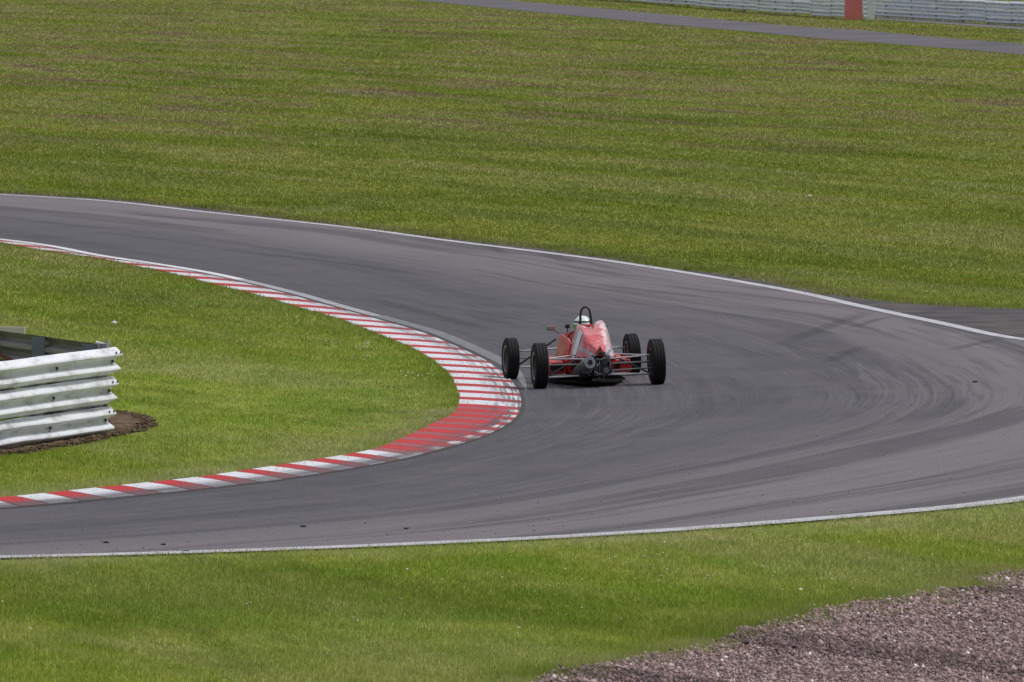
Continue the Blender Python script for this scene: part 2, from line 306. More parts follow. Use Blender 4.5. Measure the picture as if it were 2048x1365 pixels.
# match inside and outside of the road: anchors of equal phase
def near(C, p): return int(np.argmin(np.linalg.norm(C - np.array(p), axis=1)))
anc = [(0, 0), (near(IN, at(62, 491)), near(OUT, at(780, 466))), (near(IN, at(581, 592)), near(OUT, at(1420, 555))), (near(IN, at(883, 683)), near(OUT, at(1906, 652))),
       (near(IN, at(1042, 808)), near(OUT, (9.5, 114))), (near(IN, at(899, 898)), near(OUT, at(1990, 1009))), (near(IN, at(444, 978)), near(OUT, at(1000, 1085))), (near(IN, at(0, 1021)), near(OUT, at(60, 1117))), (len(IN)-1, len(OUT)-1)]
ai, ao = zip(*anc); jo = smooth(np.interp(np.arange(len(IN)), ai, ao), 12); jo = np.clip(jo, 0, len(OUT)-1)
OM = np.c_[np.interp(jo, np.arange(len(OUT)), OUT[:, 0]), np.interp(jo, np.arange(len(OUT)), OUT[:, 1])]
sM = np.r_[0, np.cumsum(np.linalg.norm(np.diff((IN+OM)/2, axis=0), axis=1))]
wid = np.linalg.norm(OM-IN, axis=1)
n_out = nrm(OUT)
if n_out[len(OUT)//2][0] < 0: n_out = -n_out      # away from the road
vu_px = [(0, 385), (200, 397), (400, 415), (560, 434), (740, 455), (900, 475), (1100, 498), (1240, 517), (1400, 541), (1527, 558), (1653, 582), (1748, 597), (1843, 608), (1938, 614), (2048, 618)]
VE, _ = curve([at(*p) for p in vu_px] + [(11, 141), (18, 143), (34, 147)], .5)
gr_px = [(960, 1400), (1080, 1368), (1240, 1330), (1400, 1299), (1460, 1277), (1527, 1256), (1621, 1236), (1716, 1214), (1811, 1193), (1875, 1182), (1954, 1178), (2001, 1160), (2048, 1147)]
GC, _ = curve([(-1.6, 71.5)] + [at(*p) for p in gr_px] + [(6.2, 89.5), (9, 92), (15, 96)], .2)
GC = GC + nrm(GC)*((vnoise(np.arange(len(GC)), 0, .8)-.5)*.16 + (vnoise(np.arange(len(GC)), 9, .22)-.5)*.42)[:, None]
GPOLY = np.vstack([GC, [(30, 96), (30, 60), (-1.6, 60)]])
ROADP = np.vstack([IN, OUT[::-1]]); ISLP = np.vstack([KI, [(-80, 85), (-80, 214)]]); 
u0 = near(OUT, at(0, 390)); u1 = near(OUT, (9.3, 117))
VPOLY = np.vstack([OUT[u0:u1], [(16, 112), (34, 108)], VE[::-1]])

# ------------------------------------------------------------------ ground, track and markings
gx = np.r_[-3000, -900, -300, -120, -60, np.arange(-32, 36.1, 1.0), 60, 120, 300, 900, 3000]
gy = np.r_[-600, 0, 50, np.arange(66, 176, 1.0), np.arange(180, 300, 10), 340, 400, 480, 600, 900, 1600, 3500, 5500]
X, Y = np.meshgrid(gx, gy); v = np.c_[X.ravel(), Y.ravel(), H(X, Y).ravel() - .006]
nx = len(gx); f = [(j*nx+i, j*nx+i+1, (j+1)*nx+i+1, (j+1)*nx+i) for j in range(len(gy)-1) for i in range(nx-1)]
tag(pyd('grass_field', v, f, 'grass'), kind='structure')
tag(grid('race_track', IN, OM, 20, .010, 'asphalt', (wid, sM)), kind='structure')
# asphalt verge outside the far edge of the track
Vn = 260; q = np.linspace(0, 1, Vn)
A_ = OUT[u0-20:u1+30]; ka = np.linspace(0, len(A_)-1, Vn); A_ = np.c_[np.interp(ka, range(len(A_)), A_[:, 0]), np.interp(ka, range(len(A_)), A_[:, 1])]
VE2 = VE + nrm(VE)*((vnoise(np.arange(len(VE)), 3, .9)-.5)*.25)[:, None]
kb = near(VE, at(2048, 618)); kk = np.r_[np.linspace(0, kb, 220), np.linspace(kb+.3, len(VE)-1, 40)]
A_[:220] = np.c_[np.interp(np.linspace(20, near(OUT, at(2048, 681))-u0+20, 220), range(len(OUT[u0-20:])), OUT[u0-20:, 0]), np.interp(np.linspace(20, near(OUT, at(2048, 681))-u0+20, 220), range(len(OUT[u0-20:])), OUT[u0-20:, 1])]
for i in range(40):
    t = (i+1)/40; A_[220+i] = np.array(at(2048, 681))*(1-t) + np.array((34, 118))*t
B_ = np.c_[np.interp(kk, range(len(VE)), VE2[:, 0]), np.interp(kk, range(len(VE)), VE2[:, 1])]
tag(grid('verge', A_, B_, 12, .004, 'verge'), kind='structure')
VPOLY = np.vstack([A_, B_[::-1]])
# painted lines
ux = near(OUT, (9.6, 111)); tag(ribbon('edge_line', OUT[:ux], -.14, .06, .015, 'line_paint'), kind='structure'); tag(ribbon('edge_line', OUT[ux-1:], -.22, .10, .015, 'line_paint'), kind='structure')
for a_, b_, nm in ((0, near(IN, at(450, 562)), 'far_line_paint'), (near(IN, at(450, 562)), near(IN, at(720, 633)), 'mid_line_paint'), (near(IN, at(720, 633)), near(IN, at(1037, 785)), 'kerb_edging')):
    C = IN[a_:b_+1]; nn = n_in[a_:b_+1]; wd_ = np.full(len(C), .18) if nm != 'kerb_edging' else np.interp(np.arange(len(C)), [0, len(C)*.7, len(C)], [.22, .19, .01]); tag(grid('edge_line', C - nn*(.09+wd_)[:, None], C - nn*.09, 2, .016, nm), kind='structure')
# infield, level with the back of the kerb
isl = tag(fill('infield_grass', ISLP[::1], KH-.004, 'grass'), kind='structure')
# kerb: a dark bed and painted blocks
kerb = tag(grid('kerb', IN - n_in*.05, KI + n_in*.05, 3, .013, 'groove', dzB=KH-.012), kind='structure')
def kerb_at(s):
    i = np.interp(s, sIN, np.arange(len(IN))); g_ = lambda C: np.array([np.interp(i, range(len(C)), C[:, 0]), np.interp(i, range(len(C)), C[:, 1])])
    return g_(IN), g_(KI)
sA = sIN[near(IN, at(1042, 820))]; s1 = sIN[near(IN, at(864, 908))]; s0 = sIN[near(IN, (-25, 196))]; sE = sIN[near(IN, (-20, 89.2))]
def period(s):
    P, _ = kerb_at(s)
    if s > sA: return 1.02
    return float(np.interp(P[1], [112, 120, 133, 144, 165], [1.5, 1.6, 2.05, 2.6, 2.7]))
def block(sa, sb, m_):
    v, uv, f = [], [], []; nA, nL = 3, 2; ln = sb-sa
    for r_ in range(nL+1):
        O, I = kerb_at(sa + ln*r_/nL)
        for j in range(nA+1):
            t = j/nA; x, y = O*(1-t)+I*t; z = float(H(x, y)) + .022 + (KH-.012)*t + .006*math.sin(math.pi*t)
            v.append((x, y, z)); uv.append((t, (sa + ln*r_/nL)*.8))
    k = len(v); f = [(r_*4+j, r_*4+j+1, (r_+1)*4+j+1, (r_+1)*4+j) for r_ in range(nL) for j in range(nA)]
    ring = [0, 1, 2, 3, 7, 11, 10, 9, 8, 4]
    for q_ in ring: v.append((v[q_][0], v[q_][1], v[q_][2]-.03)); uv.append(uv[q_])
    for i in range(10): f.append((ring[i], k+i, k+(i+1) % 10, ring[(i+1) % 10]))
    bm = bmesh.new(); me = bpy.data.meshes.new('kerb_block'); vs = [bm.verts.new(q_) for q_ in v]
    for q_ in f: bm.faces.new([vs[i] for i in q_])
    bmesh.ops.recalc_face_normals(bm, faces=bm.faces[:])
    if sum(q_.normal.z for q_ in list(bm.faces)[:6]) < 0: bmesh.ops.reverse_faces(bm, faces=bm.faces[:])
    lay = bm.loops.layers.uv.new('UVMap')
    for fc in bm.faces:
        for lp in fc.loops: lp[lay].uv = uv[lp.vert.index if lp.vert.index >= 0 else 0]
    bm.verts.index_update()
    for fc in bm.faces:
        for lp in fc.loops: lp[lay].uv = uv[vs.index(lp.vert)]
    bm.to_mesh(me); bm.free(); return link('kerb_block', me, m_, kerb)
s = sA
while s > s0:                                   # up the entry side from the apex
    p_ = period(s); wr = .62 if s > sA-22 else .54
    block(s - p_*wr + .012, s - .012, 'kerb_white'); block(s - p_ + .012, s - p_*wr - .012, 'kerb_red'); s -= p_
s = sA; i = 0
while s < sE:
    p_ = 1.02
    if s < s1:
        block(s+.008, s+p_*.55-.008, 'kerb_red_fresh'); block(s+p_*.55+.008, s+p_-.008, 'kerb_faded')
    else:
        block(s+.012, s+p_*.55-.012, 'kerb_white'); block(s+p_*.55+.012, s+p_-.012, 'kerb_red')
    s += p_; i += 1
# skid marks crossing the racing line
for P, wd in (([(1535, 700), (1600, 676), (1680, 646), (1752, 620)], .20), ([(1700, 660), (1760, 640), (1800, 632)], .12), ([(1650, 730), (1700, 705), (1740, 690)], .14),
              ([(1890, 705), (1960, 688), (2020, 676)], .14), ([(700, 590), (850, 628), (1000, 668)], .22), ([(420, 500), (620, 520), (900, 560)], .22),
              ([(1080, 505), (1110, 516), (1150, 530)], .2), ([(960, 487), (985, 498), (1020, 512)], .15)):
    C, _ = curve([at(*q_) for q_ in P], .3); tag(ribbon('skid_mark', C, -wd, wd, .0135, 'skid'), kind='structure')
# gravel trap
tag(fill('gravel_trap', GPOLY, .010, 'gravel'), kind='structure')
# far service road and the bare strip behind it
def strip_px(name, a_, b_, dz, m_, n=4):
    A2, _ = curve([at(*p) for p in a_] , 2); B2, _ = curve([at(*p) for p in b_], 2); k = 80
    f_ = lambda C: np.c_[np.interp(np.linspace(0, len(C)-1, k), range(len(C)), C[:, 0]), np.interp(np.linspace(0, len(C)-1, k), range(len(C)), C[:, 1])]
    return f_(A2), f_(B2), tag(grid(name, f_(A2), f_(B2), n, dz, m_), kind='structure')
fu = [(560, -34), (800, -16), (1000, 0), (1348, 31), (1587, 53), (1724, 61.5), (1929, 80), (2048, 88), (2500, 128)]
fl = [(400, -30), (660, -12), (840, 2), (1000, 18), (1348, 51), (1485, 63), (1655, 79), (1792, 89.5), (2048, 110), (2500, 152)]
FA, FB, _ = strip_px('service_road', fu, fl, .008, 'far_road'); FPOLY = np.vstack([FA, FB[::-1]])
CA, CB, _ = strip_px('concrete_strip', [(1752, 34), (2048, 53), (2400, 76)], [(1752, 39), (2048, 60), (2400, 86)], .006, 'concrete', 2); CPOLY = np.vstack([CA, CB[::-1]])

# ------------------------------------------------------------------ crash barriers
PROF = [(.002, 0), (.022, .012), (.092, .050), (.097, .062), (.090, .080), (.002, .134), (.002, .172), (.092, .212), (.097, .224), (.090, .242), (.022, .298), (.002, .310)]
def beam_mesh(path, z0, side, t=.005, dent=0., lean=0., seed=0):   # path: base points; side: normal sign
    P = np.array(path, float); n_ = nrm(P)*side; v, f = [], []; k = len(PROF)
    for i, (p_, q_) in enumerate(zip(P, n_)):
        d_ = dent*(vnoise(i*.7+seed, seed*3.1, 1)-.5); dz_ = dent*.5*(vnoise(i*.5+seed, 7+seed, 1)-.5)
        for lay in (0, -t):
            for o, z in PROF:
                zz = z0+z; oo = o + lay + d_ + lean*zz
                v.append((p_[0]+q_[0]*oo, p_[1]+q_[1]*oo, zz+dz_+float(H(*p_))))
    for i in range(len(P)-1):
        a_, b_ = i*2*k, (i+1)*2*k
        for j in range(k-1):
            f += [(a_+j, a_+j+1, b_+j+1, b_+j), (a_+k+j+1, a_+k+j, b_+k+j, b_+k+j+1)]
        f += [(a_, b_, b_+k, a_+k), (a_+k-1, a_+2*k-1, b_+2*k-1, b_+k-1)]
    for i in (0, len(P)-1):
        a_ = i*2*k; f += [(a_+j, a_+k+j, a_+k+j+1, a_+j+1) for j in range(k-1)]
    me = bpy.data.meshes.new('beam'); me.from_pydata(v, [], f); me.update()
    bm = bmesh.new(); bm.from_mesh(me); bmesh.ops.recalc_face_normals(bm, faces=bm.faces[:]); bm.to_mesh(me); bm.free(); return me
def empty(name, loc=(0, 0, 0), rz=0):
    o = bpy.data.objects.new(name, None); COL.objects.link(o); o.location = loc; o.rotation_euler = (0, 0, rz); return o
def mb(): return bmesh.new()
def bx(bm, c_, s_, rot=None, taper=1.0):
    M4 = Matrix.Translation(c_) @ (rot.to_4x4() if rot else Matrix()) @ Matrix.Diagonal((*s_, 1))
    r = bmesh.ops.create_cube(bm, size=1, matrix=M4)['verts']; return r
def tube(bm, pts, r, seg=8, caps=True):
    pts = [Vector(p) for p in pts]; rr = r if isinstance(r, (list, tuple)) else [r]*len(pts); rings = []
    for i, p in enumerate(pts):
        d_ = (pts[min(i+1, len(pts)-1)] - pts[max(i-1, 0)]).normalized(); u_ = d_.orthogonal().normalized() if i == 0 else (u_ - d_*u_.dot(d_)).normalized(); w_ = d_.cross(u_)
        rings.append([bm.verts.new(p + (u_*math.cos(t) + w_*math.sin(t))*rr[i]) for t in [2*math.pi*k/seg for k in range(seg)]])
    for a_, b_ in zip(rings, rings[1:]):
        for k in range(seg): bm.faces.new((a_[k], a_[(k+1) % seg], b_[(k+1) % seg], b_[k]))
    if caps: bm.faces.new(rings[0][::-1]); bm.faces.new(rings[-1])
def done(bm, name, m_, parent=None, sm=False, bev=0, sub=0):
    bmesh.ops.recalc_face_normals(bm, faces=bm.faces[:])
    if bev: bmesh.ops.bevel(bm, geom=bm.edges[:], offset=bev, segments=2, affect='EDGES', profile=.5)
    me = bpy.data.meshes.new(name); bm.to_mesh(me); bm.free(); o = link(name, me, m_, parent, sm)
    if sub: md = o.modifiers.new('subsurf', 'SUBSURF'); md.levels = md.render_levels = sub
    return o
def ibeam(bm, x, y, z0, z1, ang, w_=.12, d_=.09, lean=(0, 0)):
    R = Matrix.Rotation(ang, 3, 'Z'); c_ = Vector((x, y, (z0+z1)/2)); h_ = z1-z0
    Sh = Matrix(((1, 0, lean[0]), (0, 1, lean[1]), (0, 0, 1)))
    a_, b_, t_ = w_/2, d_/2, .004
    pr = [(-a_, -b_-t_), (a_, -b_-t_), (a_, -b_+t_), (t_, -b_+t_), (t_, b_-t_), (a_, b_-t_), (a_, b_+t_), (-a_, b_+t_), (-a_, b_-t_), (-t_, b_-t_), (-t_, -b_+t_), (-a_, -b_+t_)]
    lo, hi = [[bm.verts.new((Sh @ (R @ Vector((p, q, zz)))) + c_ + Vector((lean[0], lean[1], 0))*c_.z) for p, q in pr] for zz in (-h_/2, h_/2)]
    for i in range(12): bm.faces.new((lo[i], lo[(i+1) % 12], hi[(i+1) % 12], hi[i]))
    bm.faces.new(lo[::-1]); bm.faces.new(hi)
def seg_path(P, a_, b_, n):
    return [np.array(P[0]) + (np.array(P[1])-np.array(P[0]))*(a_+(b_-a_)*i/n) for i in range(n+1)]

# near barrier, front leg
fe, fl_ = np.array(at(210, 873, KH)), np.array(at(-6, 905, KH)); dirf = (fl_-fe)/np.linalg.norm(fl_-fe)
path_f = [fe + dirf*.9*i*.5 for i in range(0, 25)]
bar = empty('crash_barrier', (0, 0, 0)); tag(bar, 'white triple-rail steel barrier standing in bare earth on the infield at the left edge', 'crash barrier')
# side so that ridges face the track (+x)
n0 = nrm(np.array(path_f))[0]; sf = 1 if n0[0] > 0 else -1; leanf = .125
for k, z0 in enumerate((.035+KH, .368+KH, .70+KH)):
    for a_, b_ in ((0, 12), (12, 24)):
        b_o = link('beam', beam_mesh(path_f[a_:b_+1], z0, sf, dent=.028, lean=leanf, seed=k*2.3), 'barrier_white', bar)
        bb = mb(); nv = Vector((*(nrm(np.array(path_f))[0]*sf), 0))
        for j, zz in ((0.25, .155), (3.9, .155), (8.2, .155)) if a_ == 0 else ():
            p_ = fe + dirf*.45*j; c_ = Vector((*p_, z0+zz)) + nv*(.012 + leanf*(z0+zz))
            tube(bb, [c_, c_ + nv*.022], .017, 6); bx(bb, c_ + Vector((0, 0, -.035)) + nv*.004, (.008, .02, .07))
            bx(bb, c_ + Vector((*(dirf*.85), 0)) + Vector((0, 0, .06)) + nv*.03, (.02, .07, .014))
        if a_ == 0:
            for j, zz in ((.12, .255), (.42, .255)):
                p_ = fe + dirf*.45*j; c_ = Vector((*p_, z0+zz)) + nv*(.082 + leanf*(z0+zz)); tube(bb, [c_, c_+nv*.012], .013, 6)
            tag(done(bb, 'bolts', 'bolt', b_o), kind='stuff')
        else: bb.free()
ang = math.atan2(dirf[1], dirf[0])
for j in (0.35, 4.3, 8.6, 12.9, 17.2):
    pb = mb(); p_ = fe + dirf*.45*j - nrm(np.array(path_f))[0]*sf*.085
    ibeam(pb, p_[0], p_[1], -.1, 1.08 + (.05 if j < 1 else -.03), ang, .12, .10, lean=tuple(nrm(np.array(path_f))[0]*sf*leanf)); done(pb, 'post', 'galvanised', bar)
pb = mb(); p_ = fe + dirf*.10 + nrm(np.array(path_f))[0]*sf*.08
r_ = bmesh.ops.create_cone(pb, segments=4, radius1=.035, radius2=.004, depth=.09, cap_ends=True, matrix=Matrix.Translation((p_[0], p_[1], 1.13)))
done(pb, 'bent_tab', 'galvanised', bar)

# near barrier, back leg (seen from behind, posts towards us)
HB = 1.0 + KH
def at_z(px, py, z):
    dx, dy = (px - 1024)/F, (py - 682.5)/F; d = (dx, math.cos(TH) - dy*math.sin(TH), -math.sin(TH) - dy*math.cos(TH)); t = (HCAM-z)/-d[2]; return np.array((d[0]*t, d[1]*t))
b0, b1 = at_z(207, 690, HB), at_z(0, 661, HB); dirb = (b1-b0)/np.linalg.norm(b1-b0); path_b = [b0 + dirb*.45*i for i in range(0, 25)]
bar2 = empty('crash_barrier', (0, 0, 0)); tag(bar2, 'grimy grey steel barrier seen from its back, behind the white one on the infield', 'crash barrier')
nb = nrm(np.array(path_b))[0]; sb_ = 1 if nb[1] > 0 else -1
for k, z0 in enumerate((.035+KH, .363+KH, .69+KH)):
    for a_, b_ in ((0, 12), (12, 24)):
        link('beam', beam_mesh(path_b[a_:b_+1], z0, sb_, dent=.02, seed=5+k*1.7), ['barrier_back'], bar2)
cap = mb(); q0 = b0 - dirb*.02
tube(cap, [(q0[0]+.02, q0[1], HB+.005), (q0[0]-.09, q0[1]+.05, HB+.022)], [.012, .022], 6); done(cap, 'torn_edge', 'barrier_white', bar2)
angb = math.atan2(dirb[1], dirb[0])
def back_post(px):
    # where the sight line over pixel column px meets the leg
    t = 0; best = min(range(400), key=lambda i: abs((b0+dirb*i*.02)[0]/(b0+dirb*i*.02)[1]*F + 1024 - px)); return b0 + dirb*best*.02
for px in (187, 84, -25, -125):
    pb = mb(); p_ = back_post(px) - nb*sb_*.055; R = Matrix.Rotation(0.05, 3, 'Z')
    pr = [(-.075, .045), (-.075, -.05), (.075, -.05), (.075, .045), (.067, .045), (.067, -.042), (-.067, -.042), (-.067, .045)]
    lo, hi = [[pb.verts.new(R @ Vector((p, q, zz)) + Vector((p_[0], p_[1], 0))) for p, q in pr] for zz in (-.2, 1.07)]
    for i in range(8): pb.faces.new((lo[i], lo[(i+1) % 8], hi[(i+1) % 8], hi[i]))
    pb.faces.new(lo[::-1]); pb.faces.new(hi); done(pb, 'post', 'post_steel', bar2)
# pale rail beyond it, and the red strip between the legs
bd = mb(); c0, c1 = at_z(50, 657, 1.05), at_z(-60, 655, 1.05); c0, c1 = c0*1.06, c1*1.06; zt = HCAM - (HCAM-1.05)*1.06
mid = (c0+c1)/2; ln = np.linalg.norm(c1-c0); R = Matrix.Rotation(math.atan2(c1[1]-c0[1], c1[0]-c0[0]), 3, 'Z')
bx(bd, (mid[0], mid[1], zt-.03), (ln, .03, .09), R)
rail = done(bd, 'board', 'board_pale', bev=.003); tag(rail, 'pale pinkish board just showing above the grimy barrier at the left edge', 'board')
for q_ in (c0*.02+c1*.98, c0*.88+c1*.12): bd = mb(); bx(bd, (q_[0], q_[1]+.045, zt/2-.06), (.06, .05, zt+.02)); done(bd, 'post', 'board_pale', rail)
bd = mb(); pr = []
for px, py in ((-60, 700), (-20, 706), (15, 712), (45, 717), (70, 722)):
    q_ = at_z(px, py, .62+KH); pr.append((q_[0], q_[1], .62+KH))
# a sagging red strip tied along the inside of the back leg
pr = [(*(b0 + dirb*(1.9+.55*i) - nb*sb_*.07), .60 + KH + .012*i*i) for i in range(6)]
for a_, b_ in zip(pr, pr[1:]):
    a_, b_ = Vector(a_), Vector(b_); vs = [bd.verts.new(q_) for q_ in (a_, b_, b_+Vector((0, 0, .05)), a_+Vector((0, 0, .05)))]; bd.faces.new(vs)
bmesh.ops.remove_doubles(bd, verts=bd.verts[:], dist=.001); r_ = bmesh.ops.solidify(bd, geom=bd.faces[:], thickness=.012)
tag(done(bd, 'strap', 'red_plastic'), 'dark red strap sagging along the inside of the grimy barrier', 'strap')

# far barrier: two runs with boards at the overlap
def far_run(label, pts, gap_panels=()):
    e_ = empty('crash_barrier'); tag(e_, label, 'crash barrier'); C, s_ = curve([at(*p) for p in pts], 4.0); nn = nrm(C)
    sg = 1 if nn[0][1] < 0 else -1
    if nn[0][0]*sg > 0 and nn[0][1]*sg > 0: sg = -sg
    for i in range(len(C)-1):
        pp = [C[i], (C[i]+C[i+1])/2, C[i+1]]; jitter = random.uniform(-.02, .02)
        for k, z0 in enumerate((.06, .385, .71)):
            link('beam', beam_mesh(pp, z0 + jitter, sg, t=.006, dent=.05, seed=i*1.3+k), 'far_barrier_white', e_)
        if i % 1 == 0:
            pb = mb(); q_ = C[i] - nn[i]*sg*.08; bx(pb, (q_[0], q_[1], .53), (.14, .12, 1.12)); done(pb, 'post', 'galvanised', e_)
            pb = mb()
            for z0 in (.06, .385, .71): q2 = C[i] + nn[i]*sg*.02; bx(pb, (q2[0], q2[1], z0+.155), (.05, .05, .09))
            tag(done(pb, 'bolts', 'bolt', e_), kind='stuff')
far_run('long white steel barrier beyond the service road, left of the red board', [(1000, -14), (1200, 0), (1348, 11.5), (1519, 26), (1676, 37.5), (1712, 39.5)])
far_run('white steel barrier on a concrete strip beyond the service road, right of the white board', [(1722, 33), (1800, 37.5), (1930, 45.5), (2048, 53), (2300, 69)])
def board(px0, px1, py, h_, name, m_, label):
    c_ = at((px0+px1)/2, py); s_ = F/c_[1]; w_ = (px1-px0)/s_; b_ = mb(); bx(b_, (0, 0, h_/2), (w_, .07, h_)); o = done(b_, name, m_, bev=.012)
    o.location = (c_[0], c_[1], 0); tag(o, label, 'board')
    for sx in (-.3, .3): b_ = mb(); bx(b_, (sx*w_, .08, h_/2-.04), (.06, .06, h_-.06)); done(b_, 'batten', 'galvanised', o)
    return o
board(1689, 1725, 39.5, 1.25, 'padding_board', 'board_red', 'upright red board fixed over the end of the far white barrier')
wb = board(1727, 1749, 40, 1.2, 'end_board', 'board_white', 'narrow pale blue-white board standing right of the red board')
for i in range(5): b_ = mb(); tube(b_, [(-.24, -.05, .14+.2*i), (-.02, -.045, .14+.2*i)], [.075, .01], 6); done(b_, 'ridge', 'far_barrier_white', wb)

# ------------------------------------------------------------------ bare earth under the near barrier
er_px = [(-120, 938), (0, 914), (57, 909), (114, 899), (182, 889), (250, 873), (302, 861), (315, 849), (284, 834), (238, 826), (200, 832), (120, 850), (0, 880), (-120, 905)]
EC, _ = curve([at(*p, KH) for p in er_px + er_px[:1]], .12)
cx, cy = EC.mean(0); EX, EY = np.meshgrid(np.arange(EC[:, 0].min(), EC[:, 0].max(), .06), np.arange(EC[:, 1].min(), EC[:, 1].max(), .12))
def edge_dist(x, y, C): return np.sqrt(((np.c_[x, y][:, None, :] - C[None, ::2, :])**2).sum(2)).min(1)
ins = inside(EC, EX.ravel(), EY.ravel()); ed_ = edge_dist(EX.ravel(), EY.ravel(), EC); ed_ = np.where(ins, ed_, -ed_)
Z = KH - .02 + sst(-.05, .35, ed_)*(.025 + .04*vnoise(EX.ravel(), EY.ravel(), 3.5) + .03*vnoise(EX.ravel(), EY.ravel(), 9)) 
Z = np.where(ed_ < -.12, KH-.05, Z); v = np.c_[EX.ravel(), EY.ravel(), Z]; ny, nx = EX.shape
f = [(j*nx+i, j*nx+i+1, (j+1)*nx+i+1, (j+1)*nx+i) for j in range(ny-1) for i in range(nx-1) if ed_[j*nx+i] > -.15]
tag(pyd('bare_earth', v, f, 'earth', smooth_=True), kind='structure')
def blobs(name, x, y, z, r, m_, tone=None, squash=.7):
    n = len(x); ico = np.array([(1, 0, 0), (-1, 0, 0), (0, 1, 0), (0, -1, 0), (0, 0, 1), (0, 0, -1)], float)
    fc = np.array([(0, 2, 4), (2, 1, 4), (1, 3, 4), (3, 0, 4), (2, 0, 5), (1, 2, 5), (3, 1, 5), (0, 3, 5)])
    V_ = ico[None]*(.65+.7*rng.random((n, 6, 1))) ; V_[:, :, 2] *= squash; V_ += rng.normal(0, .18, V_.shape)
    an = rng.random(n)*6.28; ca, sa = np.cos(an)[:, None], np.sin(an)[:, None]; xx = V_[:, :, 0]*ca - V_[:, :, 1]*sa; yy = V_[:, :, 0]*sa + V_[:, :, 1]*ca
    V_ = np.stack([xx, yy, V_[:, :, 2]], 2)*np.asarray(r)[:, None, None] + np.stack([x, y, z], 1)[:, None, :]
    me = tri_mesh(name, V_.reshape(-1, 3), (fc[None] + (np.arange(n)*6)[:, None, None]).reshape(-1, 3), {'tone': np.repeat(tone if tone is not None else rng.random(n), 6)})
    return link(name, me, m_)
def tri_mesh(name, v, f, attrs={}):
    me = bpy.data.meshes.new(name); me.vertices.add(len(v)); me.vertices.foreach_set('co', np.asarray(v, np.float32).ravel())
    me.loops.add(f.size); me.loops.foreach_set('vertex_index', f.astype(np.int32).ravel()); me.polygons.add(len(f))
    me.polygons.foreach_set('loop_start', np.arange(0, f.size, 3, dtype=np.int32))
    me.update(calc_edges=True)
    for k_, a_ in attrs.items(): at2 = me.attributes.new(k_, 'FLOAT', 'POINT'); at2.data.foreach_set('value', np.asarray(a_, np.float32))
    return me
n = 9000; x = rng.uniform(EC[:, 0].min(), EC[:, 0].max(), n); y = rng.uniform(EC[:, 1].min(), EC[:, 1].max(), n); k_ = inside(EC, x, y); x, y = x[k_], y[k_]
zz = KH + .01 + .03*vnoise(x, y, 3.5); tag(blobs('earth_clods', x, y, zz, rng.uniform(.008, .03, len(x)), 'earth'), kind='stuff')

# ------------------------------------------------------------------ gravel stones
n = 190000; y = rng.uniform(71.5, 93, n); x = rng.uniform(-1.8, 6.6, n); k_ = inside(GPOLY, x, y) & (np.abs(x) < .0539*y*1.12+.2)
k_ &= ~inside(ROADP, x, y); x, y = x[k_], y[k_]; rut = vnoise(x*.5+y*.33, y*.12, 1.7)
r = rng.gamma(3.2, .0033, len(x)).clip(.005, .034); tone = np.clip(rng.normal(.5, .22, len(x)) - .28*(rut > .62), 0, 1)
tag(blobs('gravel_stones', x, y, H(x, y) + .012 + r*.3 + .03*rut, r, 'stone', tone, .75), kind='stuff')

# ------------------------------------------------------------------ grass blades
def blades(name, x, y, z, h, wd, tone, dry):
    n = len(x); an = rng.random(n)*6.28; cx_, sx_ = np.cos(an)*wd/2, np.sin(an)*wd/2
    la = rng.random(n)*6.28; ll = rng.random(n)**1.2*h*.95
    V_ = np.empty((n, 3, 3)); V_[:, 0] = np.c_[x-cx_, y-sx_, z]; V_[:, 1] = np.c_[x+cx_, y+sx_, z]; V_[:, 2] = np.c_[x+np.cos(la)*ll, y+np.sin(la)*ll, z+h]
    me = tri_mesh(name, V_.reshape(-1, 3), np.arange(n*3).reshape(-1, 3), {'tone': np.repeat(tone, 3), 'dry': np.repeat(dry, 3)})
    return tag(link(name, me, 'blade'), kind='stuff')
def sample(n, y0, y1, pw, marg=1.10):
    u = rng.random(n); k1 = pw+2        # density ~ d^pw, strip width ~ d
    d = (y0**k1 + u*(y1**k1 - y0**k1))**(1/k1) if abs(k1) > 1e-6 else y0*(y1/y0)**u
    return rng.uniform(-1, 1, n)*(.0539*d*marg+.4), d
x, y = sample(2300000, 72, 530, -2.25)
road, isl_, ver, grv, far, con = inside(ROADP[::3], x, y), inside(ISLP[::2], x, y), inside(VPOLY, x, y), inside(GPOLY, x, y), inside(FPOLY, x, y), inside(CPOLY, x, y)
kerbz = inside(np.vstack([IN[::3], KI[::-1][::3]]), x, y); ear = inside(EC, x, y)
keep = ~(road | ver | grv | far | con | kerbz) & ~(ear & (rng.random(len(x)) < np.where(vnoise(x, y, 1.1) > .5, .80, .45)))
x, y, isl_ = x[keep], y[keep], isl_[keep]
def tree_dist(x, y, C, lim):
    out = np.full(len(x), lim); st = 4
    for p in C[::st]:
        m_ = (np.abs(x-p[0]) < lim) & (np.abs(y-p[1]) < lim)
        if m_.any(): out[m_] = np.minimum(out[m_], np.hypot(x[m_]-p[0], y[m_]-p[1]))
    return out
lowline = OUT[near(OUT, (9.6, 111)):]; dl = tree_dist(x, y, lowline, 2.6); dk = tree_dist(x, y, KI, 1.6); dg = tree_dist(x, y, GC, 1.2)
t1, t2 = vnoise(x, y, .8), vnoise(x+50, y, 3.2)
h = (.028 + .020*rng.random(len(x)))*(.72 + .50*t2 + .25*t1)
h *= np.where(dg < 1.0, 1 + .55*(1-dg), 1); h *= np.where(dl < 1.4, .62 + .28*dl, 1); h *= np.where(isl_ & (dk < .35), 1.25, 1)
wd = .0068*(y/80)**1.05; tone = np.clip(.48 + rng.normal(0, .24, len(x))*np.interp(y, [90, 150, 280], [1, .55, .2]), 0, 1)
